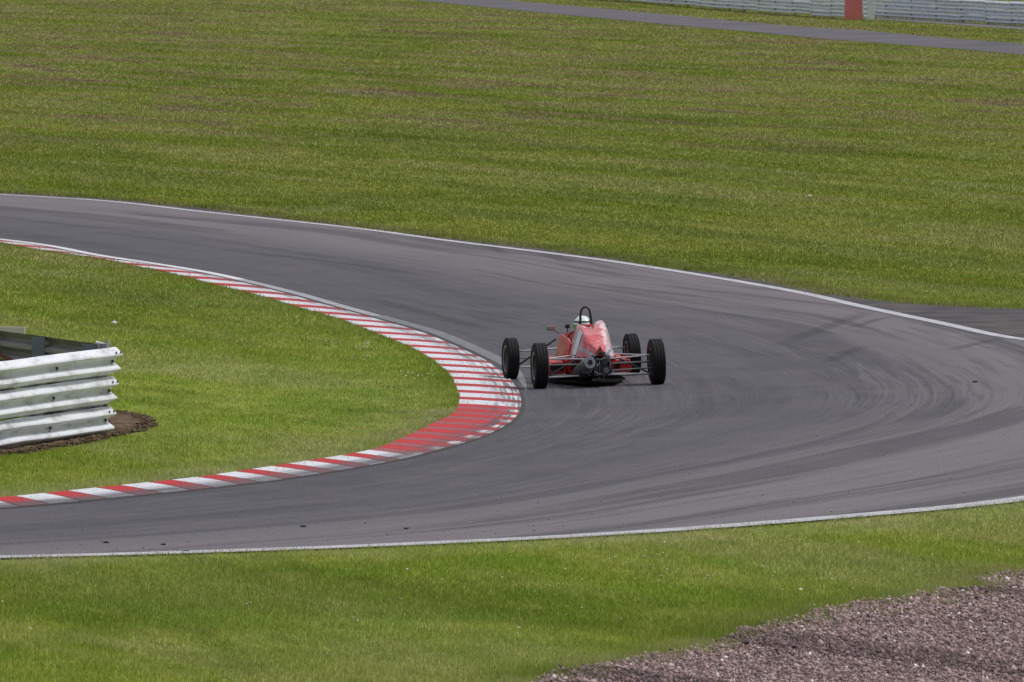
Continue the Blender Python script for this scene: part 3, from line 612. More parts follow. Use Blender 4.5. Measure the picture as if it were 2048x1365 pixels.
dlw = dl + (vnoise(x, y, .9)-.5)*1.3; dry = np.where(dlw < 1.7, .85*np.clip(1-dlw/1.7, 0, 1)*(.35+.9*vnoise(x+9, y, 2.1)), 0); low_side = (dk < 1.3) & (y < 112) & isl_
dry = np.maximum(dry, np.where(low_side, .8*(1-dk/1.3)*(.3+vnoise(x, y, 2.2)), 0)); dry = np.maximum(dry, np.where(dg < .35, .6*vnoise(x, y, 1.5), 0)); dry = np.clip(dry, 0, .9)
thin = (dl < 1.0) & (rng.random(len(x)) < .45*(1-dl)); keep = ~thin
z = np.where(isl_, KH-.006, np.where(dl < 1.2, -.001, -.007)) + H(x, y)
for sel, nm in ((isl_ & keep, 'infield_grass_blades'), (~isl_ & keep & (y < 100), 'foreground_grass_blades'), (~isl_ & keep & (y >= 100), 'field_grass_blades')):
    blades(nm, x[sel], y[sel], z[sel], h[sel], wd[sel], tone[sel], dry[sel])
# ragged fringe hanging over kerb back and verge edge
def fringe(C, spread, dens, zb, nm, hh=.045):
    L_ = len(C); n = int(dens*L_); i = rng.integers(0, L_, n); o = rng.normal(0, spread, n)*(.4+vnoise(i*.3, 0, 1)); n_ = nrm(C)
    x, y = C[i, 0] + n_[i, 0]*o + rng.normal(0, .1, n), C[i, 1] + n_[i, 1]*o + rng.normal(0, .1, n)
    blades(nm, x, y, zb + H(x, y), hh*(.5+rng.random(n))*(.6+vnoise(x, y, 2)), .008*(y/80), np.clip(rng.normal(.32, .2, n), 0, 1), np.clip(vnoise(x, y, 1.4)*.6-.15, 0, 1))
FK = KI + n_in*.05; fringe(FK[near(KI, at(0, 490)):near(KI, (-9, 94))], .03, 70, KH-.02, 'kerb_fringe_grass', .026)
fringe(VE2[:near(VE2, (11, 141))], .10, 260, -.004, 'verge_fringe_grass', .05)
fringe(GC[20:] + nrm(GC[20:])*.05, .16, 170, -.004, 'gravel_fringe_grass', .055)
fringe(GC[20:] - nrm(GC[20:])*0, .40, 110, .006, 'gravel_edge_weeds', .042); i0 = near(OUT, (9.6, 111)); fringe(OUT[i0:] + n_out[i0:]*.17, .10, 60, -.002, 'line_fringe_grass', .030)
# daisies
dx_, dy_ = [], []
for px, py, sp_, n in ((745, 697, .35, 26), (735, 690, .5, 14), (805, 753, .2, 9), (850, 757, .15, 6), (750, 715, .5, 12), (868, 748, .3, 5), (660, 868, 1.2, 12), (1560, 1150, 1.8, 22), (1300, 1180, 2.5, 20), (600, 1200, 3, 26), (1900, 1130, 1, 12)):
    q_ = at(px, py, KH if px < 1000 and py < 900 else 0)
    dx_ += list(q_[0] + rng.normal(0, sp_*.45, n)); dy_ += list(q_[1] + rng.normal(0, sp_*2.2, n))
dx_, dy_ = np.array(dx_), np.array(dy_); k_ = ~(inside(ROADP, dx_, dy_) | inside(GPOLY, dx_, dy_)); dx_, dy_ = dx_[k_], dy_[k_]; di = inside(ISLP, dx_, dy_)
tag(blobs('daisies', dx_, dy_, np.where(di, KH, 0)+.045+H(dx_, dy_), rng.uniform(.007, .013, len(dx_)), 'daisy', squash=.5), kind='stuff')
def litter(px, py, r, m_, name, label, cat, dz=0., sq=.5, zoff=0.):
    q_ = at(px, py, dz); bm = bmesh.new(); bmesh.ops.create_icosphere(bm, subdivisions=2, radius=r)
    for v_ in bm.verts: v_.co = Vector((v_.co.x*1.5, v_.co.y, v_.co.z*sq))*(.75+.5*random.random())
    o = done(bm, name, m_); o.location = (q_[0], q_[1], float(H(*q_))+dz+r*sq*.6+zoff); return tag(o, label, cat)
litter(229, 652, .028, 'daisy', 'paper_scrap', 'white scrap of litter on the infield grass above the near barrier', 'litter', KH, .8, .03)
litter(1620, 396, .024, 'daisy', 'paper_scrap', 'tiny white scrap lying alone in the wide far field', 'litter', 0, .8, .03)
litter(1601, 1187, .013, 'daisy', 'paper_scrap', 'white scrap in the foreground grass near the gravel edge', 'litter', 0, .7, .03)
litter(1950, 765, .024, 'rubber_bit', 'rubber_scrap', 'black rubber scrap on the track near the right edge', 'rubber scrap', .012)
litter(327, 1090, .018, 'rubber_bit', 'rubber_scrap', 'black rubber lump left of centre just above the lower white line', 'rubber scrap', .012)
litter(372, 1103, .022, 'rubber_bit', 'rubber_scrap', 'flat black rubber scrap nearest the lower white line', 'rubber scrap', .012, .25)
litter(212, 1086, .020, 'rubber_bit', 'rubber_scrap', 'smallest rubber lump towards the lower left of the track', 'rubber scrap', .012)
litter(606, 1054, .022, 'rubber_bit', 'rubber_scrap', 'rubber lump farthest up the track in front of the striped exit kerb', 'rubber scrap', .012)
litter(812, 1058, .018, 'rubber_bit', 'rubber_scrap', 'rubber scrap on the near straight below the red kerb patch', 'rubber scrap', .012)
n = 900; t_ = rng.random(n)**.35; i = rng.integers(near(IN, at(1042, 808)), near(IN, (-9, 94)), n); x = IN[i, 0]*(1-t_)+OM[i, 0]*t_; y = IN[i, 1]*(1-t_)+OM[i, 1]*t_
tag(blobs('rubber_crumbs', x, y, H(x, y)+.014, rng.gamma(2.2, .0018, n).clip(.002, .010), 'rubber_bit', squash=.5), kind='stuff')
#CAR#
# ------------------------------------------------------------------ the single-seater
(CX, CY), YAW = at(1197.5, 774.5), math.radians(7.6)
hz = float(H(CX, CY)) + .011; gxx = float(H(CX+.7, CY)-H(CX-.7, CY))/1.4; gyy = float(H(CX, CY+1)-H(CX, CY-1))/2
up = Vector((-gxx, -gyy, 1)).normalized(); fw = Vector((-math.sin(YAW), math.cos(YAW), 0)); rt = fw.cross(up).normalized(); fw = up.cross(rt).normalized()
CM = Matrix((rt, fw, up)).transposed().to_4x4(); CM.translation = Vector((CX, CY, hz))
car = empty('racing_car'); car.matrix_world = CM
tag(car, 'red open-wheel single-seater racing car seen from behind, cornering beside the striped kerb', 'racing car')
def obj_red(name, col, extras):
    m_ = M[name] = mat(name, col, .28, 0, .5, coat=1.0); nt = m_.node_tree; t_ = N(nt, 'ShaderNodeTexCoord'); p_ = t_.outputs['Object']
    s_ = N(nt, 'ShaderNodeSeparateXYZ'); nt.links.new(p_, s_.inputs[0]); x_, y_, z_ = s_.outputs; b0_ = nt.nodes['Principled BSDF']; b0_.inputs['Coat Weight'].default_value = 1.0 if name == 'car_red' else .25; b0_.inputs['Roughness'].default_value = .28 if name == 'car_red' else .42; b0_.inputs['Specular IOR Level'].default_value = .5 if name == 'car_red' else .3
    c = mixc(nt, ramp(nt, noise(nt, p_, 9, 5, .6), .45, .72, 0, .35), col, tuple(.7*v_+.05 for v_ in col)); c = extras(nt, c, x_, y_, z_); setc(nt, c)
    bump(nt, noise(nt, p_, 7.5, 2, .5), .8, .05)
def cover_x(nt, c, x_, y_, z_):
    pv = noise(nt, N(nt, 'ShaderNodeTexCoord').outputs['Object'], 6.5, 3, .5, 1.2); c = mixc(nt, ramp(nt, pv, .50, .62, 0, .45), c, (.62, .26, .30)); c = mixc(nt, math_(nt, 'MULTIPLY', ramp(nt, x_, .06, .10), ramp(nt, pv, .44, .50, .12, .85)), c, (.78, .60, .64))  # pink bloom and pale right half: sheen painted into the red
    ax = math_(nt, 'ABSOLUTE', x_); q_ = math_(nt, 'SUBTRACT', z_, math_(nt, 'ADD', math_(nt, 'MULTIPLY', y_, .17), math_(nt, 'MULTIPLY', ax, .22)))
    d_ = math_(nt, 'ABSOLUTE', math_(nt, 'SUBTRACT', q_, .405)); c = mixc(nt, ramp(nt, d_, .020, .016), c, (.30, .33, .37))
    return mixc(nt, ramp(nt, d_, .008, .005), c, (.16, .22, .30))
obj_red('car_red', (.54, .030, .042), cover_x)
def tub_x(nt, c, x_, y_, z_):
    k_ = math_(nt, 'MULTIPLY', ramp(nt, y_, .92, .95), ramp(nt, y_, 1.62, 1.58)); k_ = math_(nt, 'MULTIPLY', k_, math_(nt, 'MULTIPLY', ramp(nt, z_, .33, .335), ramp(nt, z_, .475, .47)))
    return mixc(nt, k_, c, (.42, .12, .02))
obj_red('tub_red', (.46, .022, .026), tub_x); obj_red('pod_red', (.46, .014, .022), lambda nt, c, *a_: c)
M['tyre'] = mat('tyre_rubber', (.009, .009, .012), .75, spec=.25); M['rim'] = mat('rim_dark', (.05, .05, .055), .4, .6); M['rim_lip'] = mat('rim_lip', (.35, .35, .36), .35, .8)
M['arm'] = mat('suspension_steel', (.50, .50, .54), .3, .55); M['black'] = mat('black_paint', (.018, .018, .022), .4); M['carbon'] = mat('floor_black', (.008, .008, .009), .9, spec=.1)
M['cast'] = mat('gearbox_casting', (.050, .052, .060), .5, .4); M['cast_lt'] = mat('casting_light', (.16, .165, .18), .45, .6)
M['exhaust'] = mat('exhaust_steel', (.20, .21, .235), .45, .6); M['silencer'] = mat('silencer_dark', (.07, .072, .08), .5, .5); M['hole'] = mat('hole_shade', (.004, .004, .004), .9)  # hole: near-black plates paint the shade inside intakes, ducts and outlet
M['helmet'] = mat('helmet_white', (.66, .76, .76), .2, coat=.8); M['green'] = mat('green_paint', (.02, .28, .10), .3, coat=.5); M['suit'] = mat('race_suit', (.05, .05, .06), .8)
M['visor'] = mat('visor_dark', (.02, .02, .025), .08); M['seal'] = mat('light_red_lens', (.10, .006, .008), .25); M['glove'] = mat('glove', (.03, .03, .035), .7)
M['sticker'] = m = mat('sticker', (.75, .78, .82), .35, coat=.6); nt = m.node_tree; uvn = N(nt, 'ShaderNodeUVMap').outputs[0]; su = N(nt, 'ShaderNodeSeparateXYZ'); nt.links.new(uvn, su.inputs[0])
e1 = math_(nt, 'ABSOLUTE', math_(nt, 'SUBTRACT', su.outputs[0], .5)); c = mixc(nt, ramp(nt, e1, .36, .40), (.72, .76, .82), (.11, .13, .26))
c = mixc(nt, math_(nt, 'MULTIPLY', ramp(nt, noise(nt, scaled(nt, uvn, 4, 26), 1, 2), .5, .58), ramp(nt, e1, .2, .12)), c, (.22, .32, .34)); setc(nt, c)
def P_(name, bm, m_, par=None, **k_): return done(bm, name, m_, par if par else car, **k_)
def loft(rings, cap0=True, cap1=True, closed=True):
    bm = mb(); R_ = [[bm.verts.new(p) for p in r] for r in rings]; k_ = len(R_[0])
    for a_, b_ in zip(R_, R_[1:]):
        for i in range(k_ if closed else k_-1): bm.faces.new((a_[i], a_[(i+1) % k_], b_[(i+1) % k_], b_[i]))
    if cap0: bm.faces.new(R_[0][::-1])
    if cap1: bm.faces.new(R_[-1])
    return bm
def sec(hb, ht, zb, zt, y, n_=3.0, k_=28, xo=0, fn=None):
    out = []
    for i in range(k_):
        t = 2*math.pi*i/k_; c_, s_ = math.cos(t), math.sin(t); px_ = math.copysign(abs(c_)**(2/n_), c_); pz = math.copysign(abs(s_)**(2/n_), s_)
        u_ = (pz+1)/2; x_ = xo + px_*(hb*(1-u_)+ht*u_); z_ = zb+(zt-zb)*u_
        if fn: x_, z_ = fn(x_, y, z_, u_)
        out.append((x_, y, z_))
    return out
CS = dict(y=[-.20, -.12, -.02, .18, .42, .62, .74], hb=[.05, .13, .205, .265, .29, .30, .30], ht=[.03, .06, .100, .140, .172, .182, .182], zb=[.39, .365, .345, .31, .28, .27, .27], zt=[.455, .495, .540, .640, .730, .765, .765])
def cfn(x_, y, z_, u_):
    k_ = float(sst(.10, .70, y)); x_ *= 1 - (.17*u_*u_*k_ if x_ < 0 else 0); z_ -= u_**3*k_*(.090*math.exp(-((x_+.035)/.062)**2)); z_ += u_**3*k_*(-.004 + .018*float(sst(-.005, .03, x_)) + .016*float(sst(.12, .17, abs(x_))))
    z_ += .02*math.sin(9*y+2.5)*math.sin(14*x_)*u_*(1-u_); x_ += .008*math.sin(16*y)*u_*(1-u_)*4*(1 if x_ > 0 else -1); return x_, z_
def cover(y, t_=None):
    g_ = lambda k_: float(np.interp(y, CS['y'], CS[k_])); return sec(g_('hb'), g_('ht'), g_('zb'), g_('zt'), y, 8.0, 48, fn=cfn)
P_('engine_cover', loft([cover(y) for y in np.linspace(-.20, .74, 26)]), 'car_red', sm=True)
st = []                                          # sticker following the left flank
ring_ids = list(range(18, 24))
for y in np.linspace(.38, .60, 2):
    r_ = cover(y); a_, b_ = Vector(r_[24-1]), Vector(r_[19]); st.append([a_, b_])
v, uv = [], []
for i, y in enumerate(np.linspace(.24, .42, 8)):
    r_ = cover(y)
    for j, idx in enumerate((26, 24, 22, 20, 19)): p_ = Vector(r_[idx]); v.append(p_ + Vector((-.004, 0, .003))); uv.append((i/7, j/4))
f = [(i*5+j, i*5+j+1, (i+1)*5+j+1, (i+1)*5+j) for i in range(7) for j in range(4)]
pyd('sticker', v, f, 'sticker', car, True, uv)
# tail light mount: small dark red triangular fin
bm = mb(); vs = [bm.verts.new(p) for p in ((-.045, -.25, .385), (.045, -.25, .385), (.012, -.21, .50), (-.012, -.21, .50), (-.045, -.13, .385), (.045, -.13, .385))]
for q_ in ((0, 1, 2, 3), (4, 0, 3), (1, 5, 2), (5, 4, 3, 2), (1, 0, 4, 5)): bm.faces.new([vs[i] for i in q_])
fin = P_('light_mount', bm, 'seal', bev=.004)
bm = mb(); bx(bm, (0, -.265, .42), (.05, .02, .04)); P_('rain_light', bm, 'black', fin, bev=.004)
# monocoque: open tub, scuttle and nose
def usec(y, hb, hr, zb, zr):                      # open-topped section with wall thickness
    o = [(-hr, zr), (-hb, zb+(zr-zb)*.45), (-hb+.02, zb+.04), (-hb+.08, zb), (hb-.08, zb), (hb-.02, zb+.04), (hb, zb+(zr-zb)*.45), (hr, zr)]
    i_ = [(hr-.03, zr), (hb-.05, zb+(zr-zb)*.45), (hb-.06, zb+.06), (hb-.10, zb+.04), (-hb+.10, zb+.04), (-hb+.06, zb+.06), (-hb+.05, zb+(zr-zb)*.45), (-hr+.03, zr)]
    return [(x_, y, z_) for x_, z_ in o+i_]
T_ = [(.66, .30, .25, .12, .50), (.80, .325, .255, .10, .55), (.92, .33, .25, .10, .56), (1.1, .33, .25, .10, .565), (1.4, .322, .24, .10, .575), (1.7, .30, .225, .10, .575), (1.92, .27, .205, .10, .56)]
P_('monocoque', loft([usec(*q_) for q_ in T_]), 'tub_red', sm=False, bev=.006)
P_('scuttle', loft([sec(hb, ht, zb, zt, y, 3.2) for y, hb, ht, zb, zt in ((1.90, .268, .18, .10, .60), (2.05, .235, .15, .10, .585), (2.25, .20, .12, .11, .52), (2.5, .17, .10, .12, .44), (2.75, .14, .08, .13, .36), (2.95, .10, .06, .15, .29), (3.04, .05, .03, .18, .24))]), 'pod_red', sm=True)
bm = mb(); bx(bm, (.01, .93, .66), (.16, .09, .13)); P_('headrest', bm, 'pod_red', bev=.02)
for s_ in (-1, 1):
    r_ = []
    for y, xo, hw_, zb, zt in ((.70, .415, .115, .13, .275), (.80, .415, .12, .12, .30), (1.1, .415, .125, .12, .325), (1.45, .40, .125, .12, .33), (1.58, .385, .11, .13, .32)):
        r_.append(sec(hw_, hw_*.82, zb, zt, y, 5, 20, s_*xo))
    sp_ = P_('sidepod', loft(r_), 'pod_red', sm=False)
    bm = mb(); bx(bm, (s_*.40, 1.583, .22), (.17, .012, .13)); P_('intake_shade', bm, 'hole', sp_)
    bm = mb(); bx(bm, (s_*.42, .694, .205), (.17, .006, .065)) if s_ < 0 else bx(bm, (s_*.345, .694, .20), (.06, .006, .09)); P_('duct_shade', bm, 'hole', sp_)
bm = mb(); bx(bm, (.445, .72, .325), (.13, .10, .016), Matrix.Rotation(math.radians(17), 3, 'Y')); bx(bm, (.445, .668, .318), (.13, .012, .032), Matrix.Rotation(math.radians(17), 3, 'Y')); P_('winglet', bm, 'pod_red', bev=.003)
bm = mb(); vs = [bm.verts.new((x_, y_, .032)) for x_, y_ in ((-.20, -.10), (.20, -.10), (.30, .30), (.44, .72), (.48, 1.6), (.30, 1.95), (-.30, 1.95), (-.48, 1.6), (-.44, .72), (-.30, .30))]  # floor lowered and extended rearwards to deepen the shadow under the car
fc_ = bm.faces.new(vs); r_ = bmesh.ops.extrude_face_region(bm, geom=[fc_]); bmesh.ops.translate(bm, vec=(0, 0, .02), verts=[q_ for q_ in r_['geom'] if isinstance(q_, bmesh.types.BMVert)]); P_('floor', bm, 'carbon')
bm = mb(); bx(bm, (0, .55, .24), (.36, .62, .30)); bx(bm, (0, .5, .42), (.16, .4, .1)); P_('engine', bm, 'cast', bev=.02)
# gearbox
bm = mb(); bx(bm, (0, .02, .235), (.20, .52, .20)); gb = P_('gearbox', bm, 'cast', bev=.022)
def cyl(bm, c_, r_, ln_, ax='Y', seg=16, r2=None):
    R = {'Y': Matrix.Rotation(math.pi/2, 4, 'X'), 'X': Matrix.Rotation(math.pi/2, 4, 'Y'), 'Z': Matrix()}[ax]
    bmesh.ops.create_cone(bm, segments=seg, radius1=r_, radius2=r_ if r2 is None else r2, depth=ln_, cap_ends=True, matrix=Matrix.Translation(c_) @ R)
for nm, args, m_ in (('end_cover', ((.055, -.26, .205), .055, .06), 'cast'), ('bearing_cap', ((.055, -.30, .205), .032, .03), 'cast_lt'), ('selector_housing', ((.045, -.25, .315), .042, .07), 'cast'), ('breather', ((.065, -.22, .375), .018, .05, 'Z'), 'cast_lt')):
    bm = mb(); cyl(bm, *args); P_(nm, bm, m_, gb, bev=.003)
for x_, w__, m_ in ((-.018, .014, 'cast_lt'), (-.05, .02, 'cast'), (.105, .016, 'cast'), (-.085, .012, 'cast_lt')):
    bm = mb(); bx(bm, (x_, -.235, .26), (w__, .05, .19 if m_ == 'cast_lt' else .21)); P_('rib', bm, m_, gb, bev=.003)
for x_, z_ in ((.085, .15), (.10, .34), (-.06, .15), (.02, .36), (-.09, .30), (.03, .14), (.115, .25)):
    bm = mb(); cyl(bm, (x_, -.265, z_), .011, .03, 'Y', 6); P_('bolt', bm, 'cast_lt', gb)
bm = mb(); cyl(bm, (0, .0, .275), .085, .26, 'X', 20); P_('differential', bm, 'cast', gb, bev=.004)
bm = mb(); cyl(bm, (-.03, -.26, .11), .02, .05, 'Y', 8); bx(bm, (-.03, -.22, .095), (.16, .1, .03)); P_('skid_plate', bm, 'cast', gb)
bm = mb(); tube(bm, [(-.02, -.28, .30), (-.06, -.33, .27), (-.09, -.31, .20), (-.03, -.30, .16), (.03, -.29, .17)], .007, 6); P_('cable', bm, 'cast_lt', gb)
for s_ in (-1, 1):                               # dampers with coil springs, and small plumbing
    bm = mb(); tube(bm, [(s_*.07, -.22, .385), (s_*.19, .14, .37)], .012, 8); dm = P_('damper', bm, 'cast_lt')
    bm = mb(); a_, b_ = Vector((s_*.085, -.175, .383)), Vector((s_*.165, .06, .374)); d_ = (b_-a_).normalized(); u_ = d_.orthogonal().normalized(); w_ = d_.cross(u_)
    tube(bm, [a_ + (b_-a_)*(k_/60) + (u_*math.cos(k_*.75) + w_*math.sin(k_*.75))*.024 for k_ in range(61)], .004, 5); P_('spring', bm, 'arm', dm)
    bm = mb(); cyl(bm, (s_*.125, .0, .275), .045, .05, 'X', 16); P_('drive_flange', bm, 'cast_lt')
    bm = mb(); tube(bm, [(s_*.10, -.16, .15), (s_*.13, -.22, .22), (s_*.11, -.20, .33)], .006, 6); P_('brake_pipe', bm, 'arm')
bm = mb(); tube(bm, [(.08, -.27, .33), (.12, -.30, .30), (.135, -.26, .24), (.12, -.24, .17)], .009, 8); P_('oil_hose', bm, 'black')
bm = mb(); tube(bm, [(-.06, -.27, .35), (.0, -.31, .345), (.05, -.29, .37)], .008, 8); P_('oil_hose', bm, 'cast_lt')
bm = mb(); bx(bm, (.02, -.17, .405), (.10, .07, .05)); P_('catch_tank', bm, 'cast', bev=.008)
# exhaust: fat silencer low on the left and a thick-walled tip
bm = mb(); tube(bm, [(-.205, .20, .17), (-.205, .12, .178), (-.20, -.12, .215), (-.19, -.30, .258)], [.05, .090, .092, .086], 22); ex = P_('silencer', bm, 'silencer', sm=False)
bm = mb(); tube(bm, [(-.19, -.29, .285), (-.163, -.44, .318)], [.080, .074], 24); tip = P_('exhaust_tip', bm, 'exhaust', ex, sm=False, bev=.004)
bm = mb(); tube(bm, [(-.160, -.438, .321), (-.1585, -.448, .3225)], .031, 18); P_('outlet_shade', bm, 'hole', ex)
bm = mb(); tube(bm, [(-.20, .17, .17), (-.17, .40, .26), (-.12, .5, .36)], .025, 10); P_('header_pipe', bm, 'exhaust', ex)
bm = mb(); tube(bm, [(-.201+.095*math.cos(t), -.05+.012*math.sin(t), .205+.095*math.sin(t)) for t in np.linspace(0, 6.28, 17)], .006, 5); P_('clamp', bm, 'cast_lt', ex)
# wheels
def lathe(name, prof, m_, par, seg=56, sm=True):
    bm = mb(); R_ = []
    for k_ in range(seg):
        t = 2*math.pi*k_/seg; R_.append([bm.verts.new((x_, r_*math.cos(t), r_*math.sin(t))) for x_, r_ in prof])
    for k_ in range(seg):
        a_, b_ = R_[k_], R_[(k_+1) % seg]
        for i in range(len(prof)-1): bm.faces.new((a_[i], a_[i+1], b_[i+1], b_[i]))
    bmesh.ops.recalc_face_normals(bm, faces=bm.faces[:]); me = bpy.data.meshes.new(name); bm.to_mesh(me); bm.free(); o = link(name, me, m_, par, sm)
    return o
def wheel(x_, y_, R, w_, cam_, steer=0):
    s_ = 1 if x_ > 0 else -1; hub = mb(); cyl(hub, (0, 0, 0), .055, w_*.55, 'X', 14); cyl(hub, (-s_*.03, 0, 0), .10, .02, 'X', 20); hub_o = done(hub, 'wheel', 'rim', car, bev=.003)
    hub_o.location = (x_, y_, R*math.cos(cam_)-.003); hub_o.rotation_euler = (0, -s_*cam_*1.0, steer)
    h_ = w_/2; Rr = .172; pr = [(-h_*.80, Rr), (-h_*.96, Rr+.025), (-h_, Rr+.055), (-h_*.97, R-.035), (-h_*.87, R-.012), (-h_*.76, R-.003)]
    for gx_ in (-.36, -.12, .12, .36):
        g_ = gx_*w_; pr += [(g_-.0045, R-.0005), (g_-.004, R-.0075), (g_+.004, R-.0075), (g_+.0045, R-.0005)]
    pr += [(h_*.76, R-.003), (h_*.87, R-.012), (h_*.97, R-.035), (h_, Rr+.055), (h_*.96, Rr+.025), (h_*.80, Rr)]
    t_ = lathe('tyre', pr, 'tyre', hub_o); md = t_.modifiers.new('split', 'EDGE_SPLIT'); md.split_angle = math.radians(50)
    q_ = [(-h_*.82, Rr+.006), (-h_*.84, Rr-.006), (-h_*.7, Rr-.014), (-h_*.4, Rr-.03), (h_*.4, Rr-.03), (h_*.7, Rr-.014), (h_*.84, Rr-.006), (h_*.82, Rr+.006)]
    rm = lathe('rim', q_, 'rim', hub_o)
    for k_ in range(8):
        t = k_*math.pi/4; bm = mb(); R3 = Matrix.Rotation(t, 3, 'X'); bx(bm, R3 @ Vector((s_*h_*.15, 0, .10)), (.018, .036, .11), R3); done(bm, 'spoke', 'rim', hub_o, bev=.003) if k_ % 2 == 0 else bm.free()
    lathe('rim_lip', [(-h_*.845, Rr-.004), (-h_*.87, Rr-.012), (-h_*.80, Rr-.018)] , 'rim_lip', rm)
    bm = mb(); cyl(bm, (-s_*h_*.55, 0, 0), .115, .014, 'X', 24); done(bm, 'brake_disc', 'rim_lip', hub_o)
    return hub_o
RT, FT = .732, .775
for s_ in (-1, 1): wheel(s_*RT, 0, .283, .172, math.radians(1.2)); wheel(s_*FT, 2.40, .262, .158, math.radians(1.8), math.radians(2))
for s_ in (-1, 1):
    def arm(nm, a_, b_, r_=.0085, m_='arm'):
        bm = mb(); tube(bm, [(s_*a_[0], a_[1], a_[2]), (s_*b_[0], b_[1], b_[2])], r_, 8); P_(nm, bm, m_)
    o_u, o_l = (.655, 0, .362), (.655, 0, .128)
    arm('upper_wishbone', (.10, -.14, .345), o_u); arm('upper_wishbone', (.14, .34, .385), o_u); arm('lower_wishbone', (.12, -.16, .150), o_l, .0095); arm('lower_wishbone', (.20, .45, .135), o_l, .0095)
    arm('driveshaft', (.12, 0, .275), (.66, 0, .283), .012, 'cast_lt'); arm('toe_link', (.12, -.17, .20), (.66, -.10, .21), .008, 'cast_lt') if s_ > 0 else None
    arm('pushrod', (.22, .10, .36), (.62, 0, .15), .011, 'black')
    arm('radius_rod', (.42, .72, .16), (.66, .05, .20), .010, 'black')
    bm = mb(); bx(bm, (s_*.66, 0, .245), (.035, .07, .28)); P_('upright', bm, 'cast', bev=.006)
    f_u, f_l = (.70, 2.40, .345), (.70, 2.40, .145)
    arm('upper_wishbone', (.17, 2.22, .375), f_u, .010); arm('upper_wishbone', (.16, 2.58, .36), f_u, .010); arm('lower_wishbone', (.2, 2.1, .14), f_l, .010); arm('lower_wishbone', (.17, 2.62, .14), f_l, .010)
    arm('pushrod', (.20, 2.32, .49), (.68, 2.40, .17), .012, 'black'); arm('track_rod', (.17, 2.52, .25), (.70, 2.52, .25), .007, 'cast_lt')
    bm = mb(); bx(bm, (s_*.70, 2.40, .245), (.03, .06, .24)); P_('upright', bm, 'cast', bev=.006)
# roll hoop and stays
hp = [(-.072, 1.0, .40), (-.072, 1.0, .62), (-.070, 1.0, .76), (-.062, 1.0, .86), (-.048, 1.0, .912), (-.025, 1.0, .936), (0, 1.0, .942), (.025, 1.0, .936), (.048, 1.0, .912), (.060, 1.0, .86), (.072, 1.0, .76), (.082, 1.0, .62), (.085, 1.0, .40)]
bm = mb(); tube(bm, hp, .0145, 12); hoop = P_('roll_hoop', bm, 'black', sm=True)
for s_ in (-1, 1): bm = mb(); tube(bm, [(s_*.055, 1.0, .80), (s_*.12, 1.34, .56)], .010, 8); P_('hoop_stay', bm, 'cast_lt')
# mirrors and dash pod
for s_ in (-1, 1):
    bm = mb(); bx(bm, (s_*.335, 1.80, .652), (.105, .05, .052)); mi = P_('mirror', bm, 'pod_red', bev=.012)
    bm = mb(); bx(bm, (s_*.362, 1.80, .652), (.054, .053, .055)); P_('mirror_end', bm, 'green', mi, bev=.010)
    bm = mb(); bx(bm, (s_*.332, 1.772, .655), (.085, .004, .036)); P_('mirror_glass', bm, 'rim_lip', mi)
    bm = mb(); tube(bm, [(s_*.30, 1.81, .63), (s_*.225, 1.84, .585)], .006, 6); P_('mirror_stalk', bm, 'black', mi)
bm = mb(); bx(bm, (-.105, 1.93, .665), (.058, .05, .05)); pod_ = P_('camera_pod', bm, 'black', bev=.008); bm = mb(); tube(bm, [(-.105, 1.93, .645), (-.10, 1.95, .58)], .007, 6); P_('bracket', bm, 'black', pod_)
bm = mb(); tube(bm, [(.125*math.cos(t), 1.80+.035*math.sin(t), .50+.10*math.sin(t)) for t in np.linspace(0, 2*math.pi, 21)], .012, 8, False); sw = P_('steering_wheel', bm, 'black', sm=True)
bm = mb(); bx(bm, (0, 1.80, .50), (.22, .012, .03)); tube(bm, [(0, 1.80, .50), (0, 2.0, .44)], .014, 8); P_('steering_boss', bm, 'cast', sw)
bm = mb(); bx(bm, (0, 1.12, .34), (.40, .03, .42), Matrix.Rotation(math.radians(-22), 3, 'X')); bx(bm, (0, 1.5, .165), (.38, .42, .03)); P_('seat', bm, 'carbon', bev=.008)
# driver
drv = empty('person'); drv.matrix_world = CM
tag(drv, 'driver in white and green helmet sitting low in the red racing car', 'person')
def skin(name, V_, E_, R_, m_, par, sub=1, root=0):
    me = bpy.data.meshes.new(name); me.from_pydata(V_, E_, []); me.update(); o = link(name, me, m_, par)
    md = o.modifiers.new('skin', 'SKIN'); md.use_smooth_shade = True
    for i, r_ in enumerate(R_): d_ = me.skin_vertices[0].data[i]; d_.radius = r_ if isinstance(r_, tuple) else (r_, r_); d_.use_root = (i == root)
    s2 = o.modifiers.new('sub', 'SUBSURF'); s2.levels = s2.render_levels = sub; return o
V_ = [(0, 1.62, .235), (0, 1.50, .31), (0, 1.36, .42), (0, 1.29, .50), (0, 1.27, .56), (0, 1.275, .62)]; R_ = [(.15, .10), (.145, .095), (.165, .105), (.13, .08), .06, .06]; E_ = [(i, i+1) for i in range(5)]
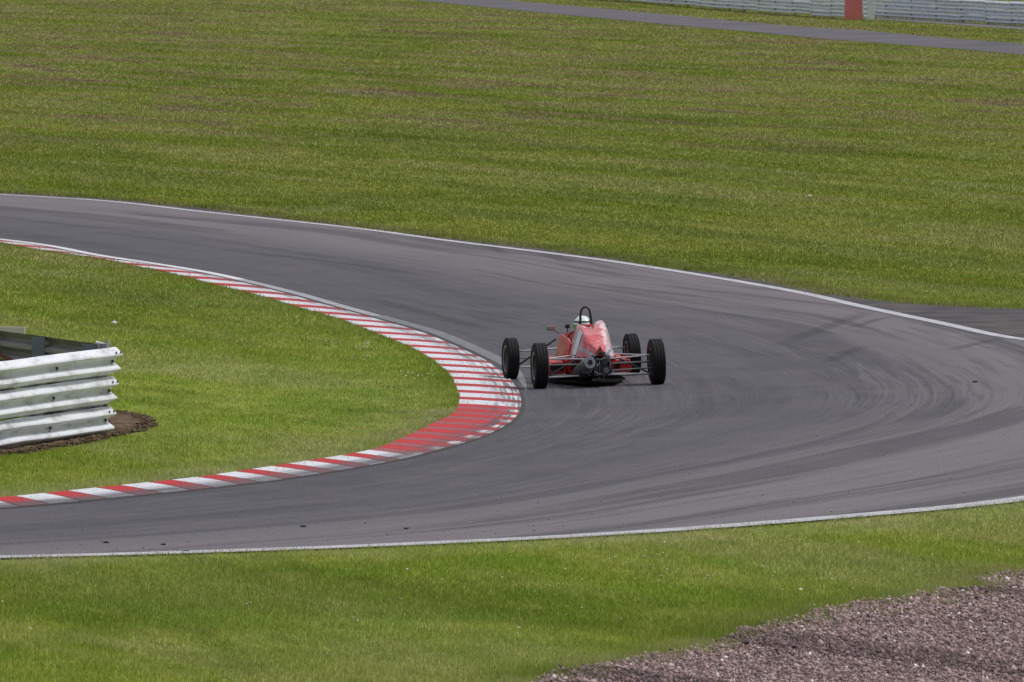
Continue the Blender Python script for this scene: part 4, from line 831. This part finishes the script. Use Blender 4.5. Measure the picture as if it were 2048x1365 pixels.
for s_ in (-1, 1):
    b_ = len(V_); V_ += [(s_*.15, 1.32, .49), (s_*.205, 1.42, .40), (s_*.205, 1.56, .36), (s_*.165, 1.68, .42), (s_*.135, 1.755, .485), (s_*.128, 1.79, .51)]; R_ += [.06, .052, .045, .037, .030, .032]; E_ += [(3, b_)] + [(b_+i, b_+i+1) for i in range(5)]
    b_ = len(V_); V_ += [(s_*.09, 1.72, .22), (s_*.11, 1.95, .29), (s_*.10, 2.12, .34), (s_*.085, 2.32, .27), (s_*.075, 2.50, .20), (s_*.075, 2.54, .26)]; R_ += [.085, .075, .058, .05, .04, .03]; E_ += [(0, b_)] + [(b_+i, b_+i+1) for i in range(5)]
    for k_ in range(4):                          # fingers closed on the wheel rim
        hx, hy, hz_ = s_*(.118+.004*k_), 1.795, .535-.019*k_; skin('finger', [(s_*.130, 1.79, .515-.012*k_), (hx-s_*.0, 1.822, hz_), (hx-s_*.022, 1.824, hz_+.004), (hx-s_*.034, 1.806, hz_+.002)], [(0, 1), (1, 2), (2, 3)], [.0095, .0092, .0088, .008], 'glove', drv)
    skin('thumb', [(s_*.130, 1.785, .50), (s_*.112, 1.772, .525), (s_*.098, 1.775, .545)], [(0, 1), (1, 2)], [.011, .010, .009], 'glove', drv)
skin('body', V_, E_, R_, 'suit', drv, 2)
def dome(scale, c_, cut=None, seg=28):
    bm = mb(); bmesh.ops.create_uvsphere(bm, u_segments=seg, v_segments=18, radius=1, matrix=Matrix.Translation(c_) @ Matrix.Diagonal((*scale, 1)))
    if cut: bmesh.ops.delete(bm, geom=[f_ for f_ in bm.faces if cut(f_.calc_center_median())], context='FACES')
    return bm
hc = Vector((0, 1.29, .695)); hel = done(dome((.118, .142, .128), hc, lambda p: (p.y > 1.36 and .655 < p.z < .73) or p.z < .60), 'helmet', 'helmet', drv, True)
done(dome((.121, .145, .130), hc, lambda p: not (.600 < p.z < .712 and p.y < 1.37)), 'helmet_band', 'green', hel, True)
done(dome((.1195, .1435, .1295), hc, lambda p: not (abs(p.x) < .030 and p.z > .70 and p.y > 1.28)), 'helmet_stripe', 'green', hel, True)
done(dome((.120, .144, .129), hc, lambda p: not (p.y < 1.33 and .745 < p.z < .757)), 'helmet_line', 'cast', hel, True)
done(dome((.112, .136, .120), hc), 'head_liner', 'visor', hel, True)
done(dome((.120, .146, .128), hc, lambda p: not (p.y > 1.34 and .65 < p.z < .735)), 'visor', 'visor', hel, True)
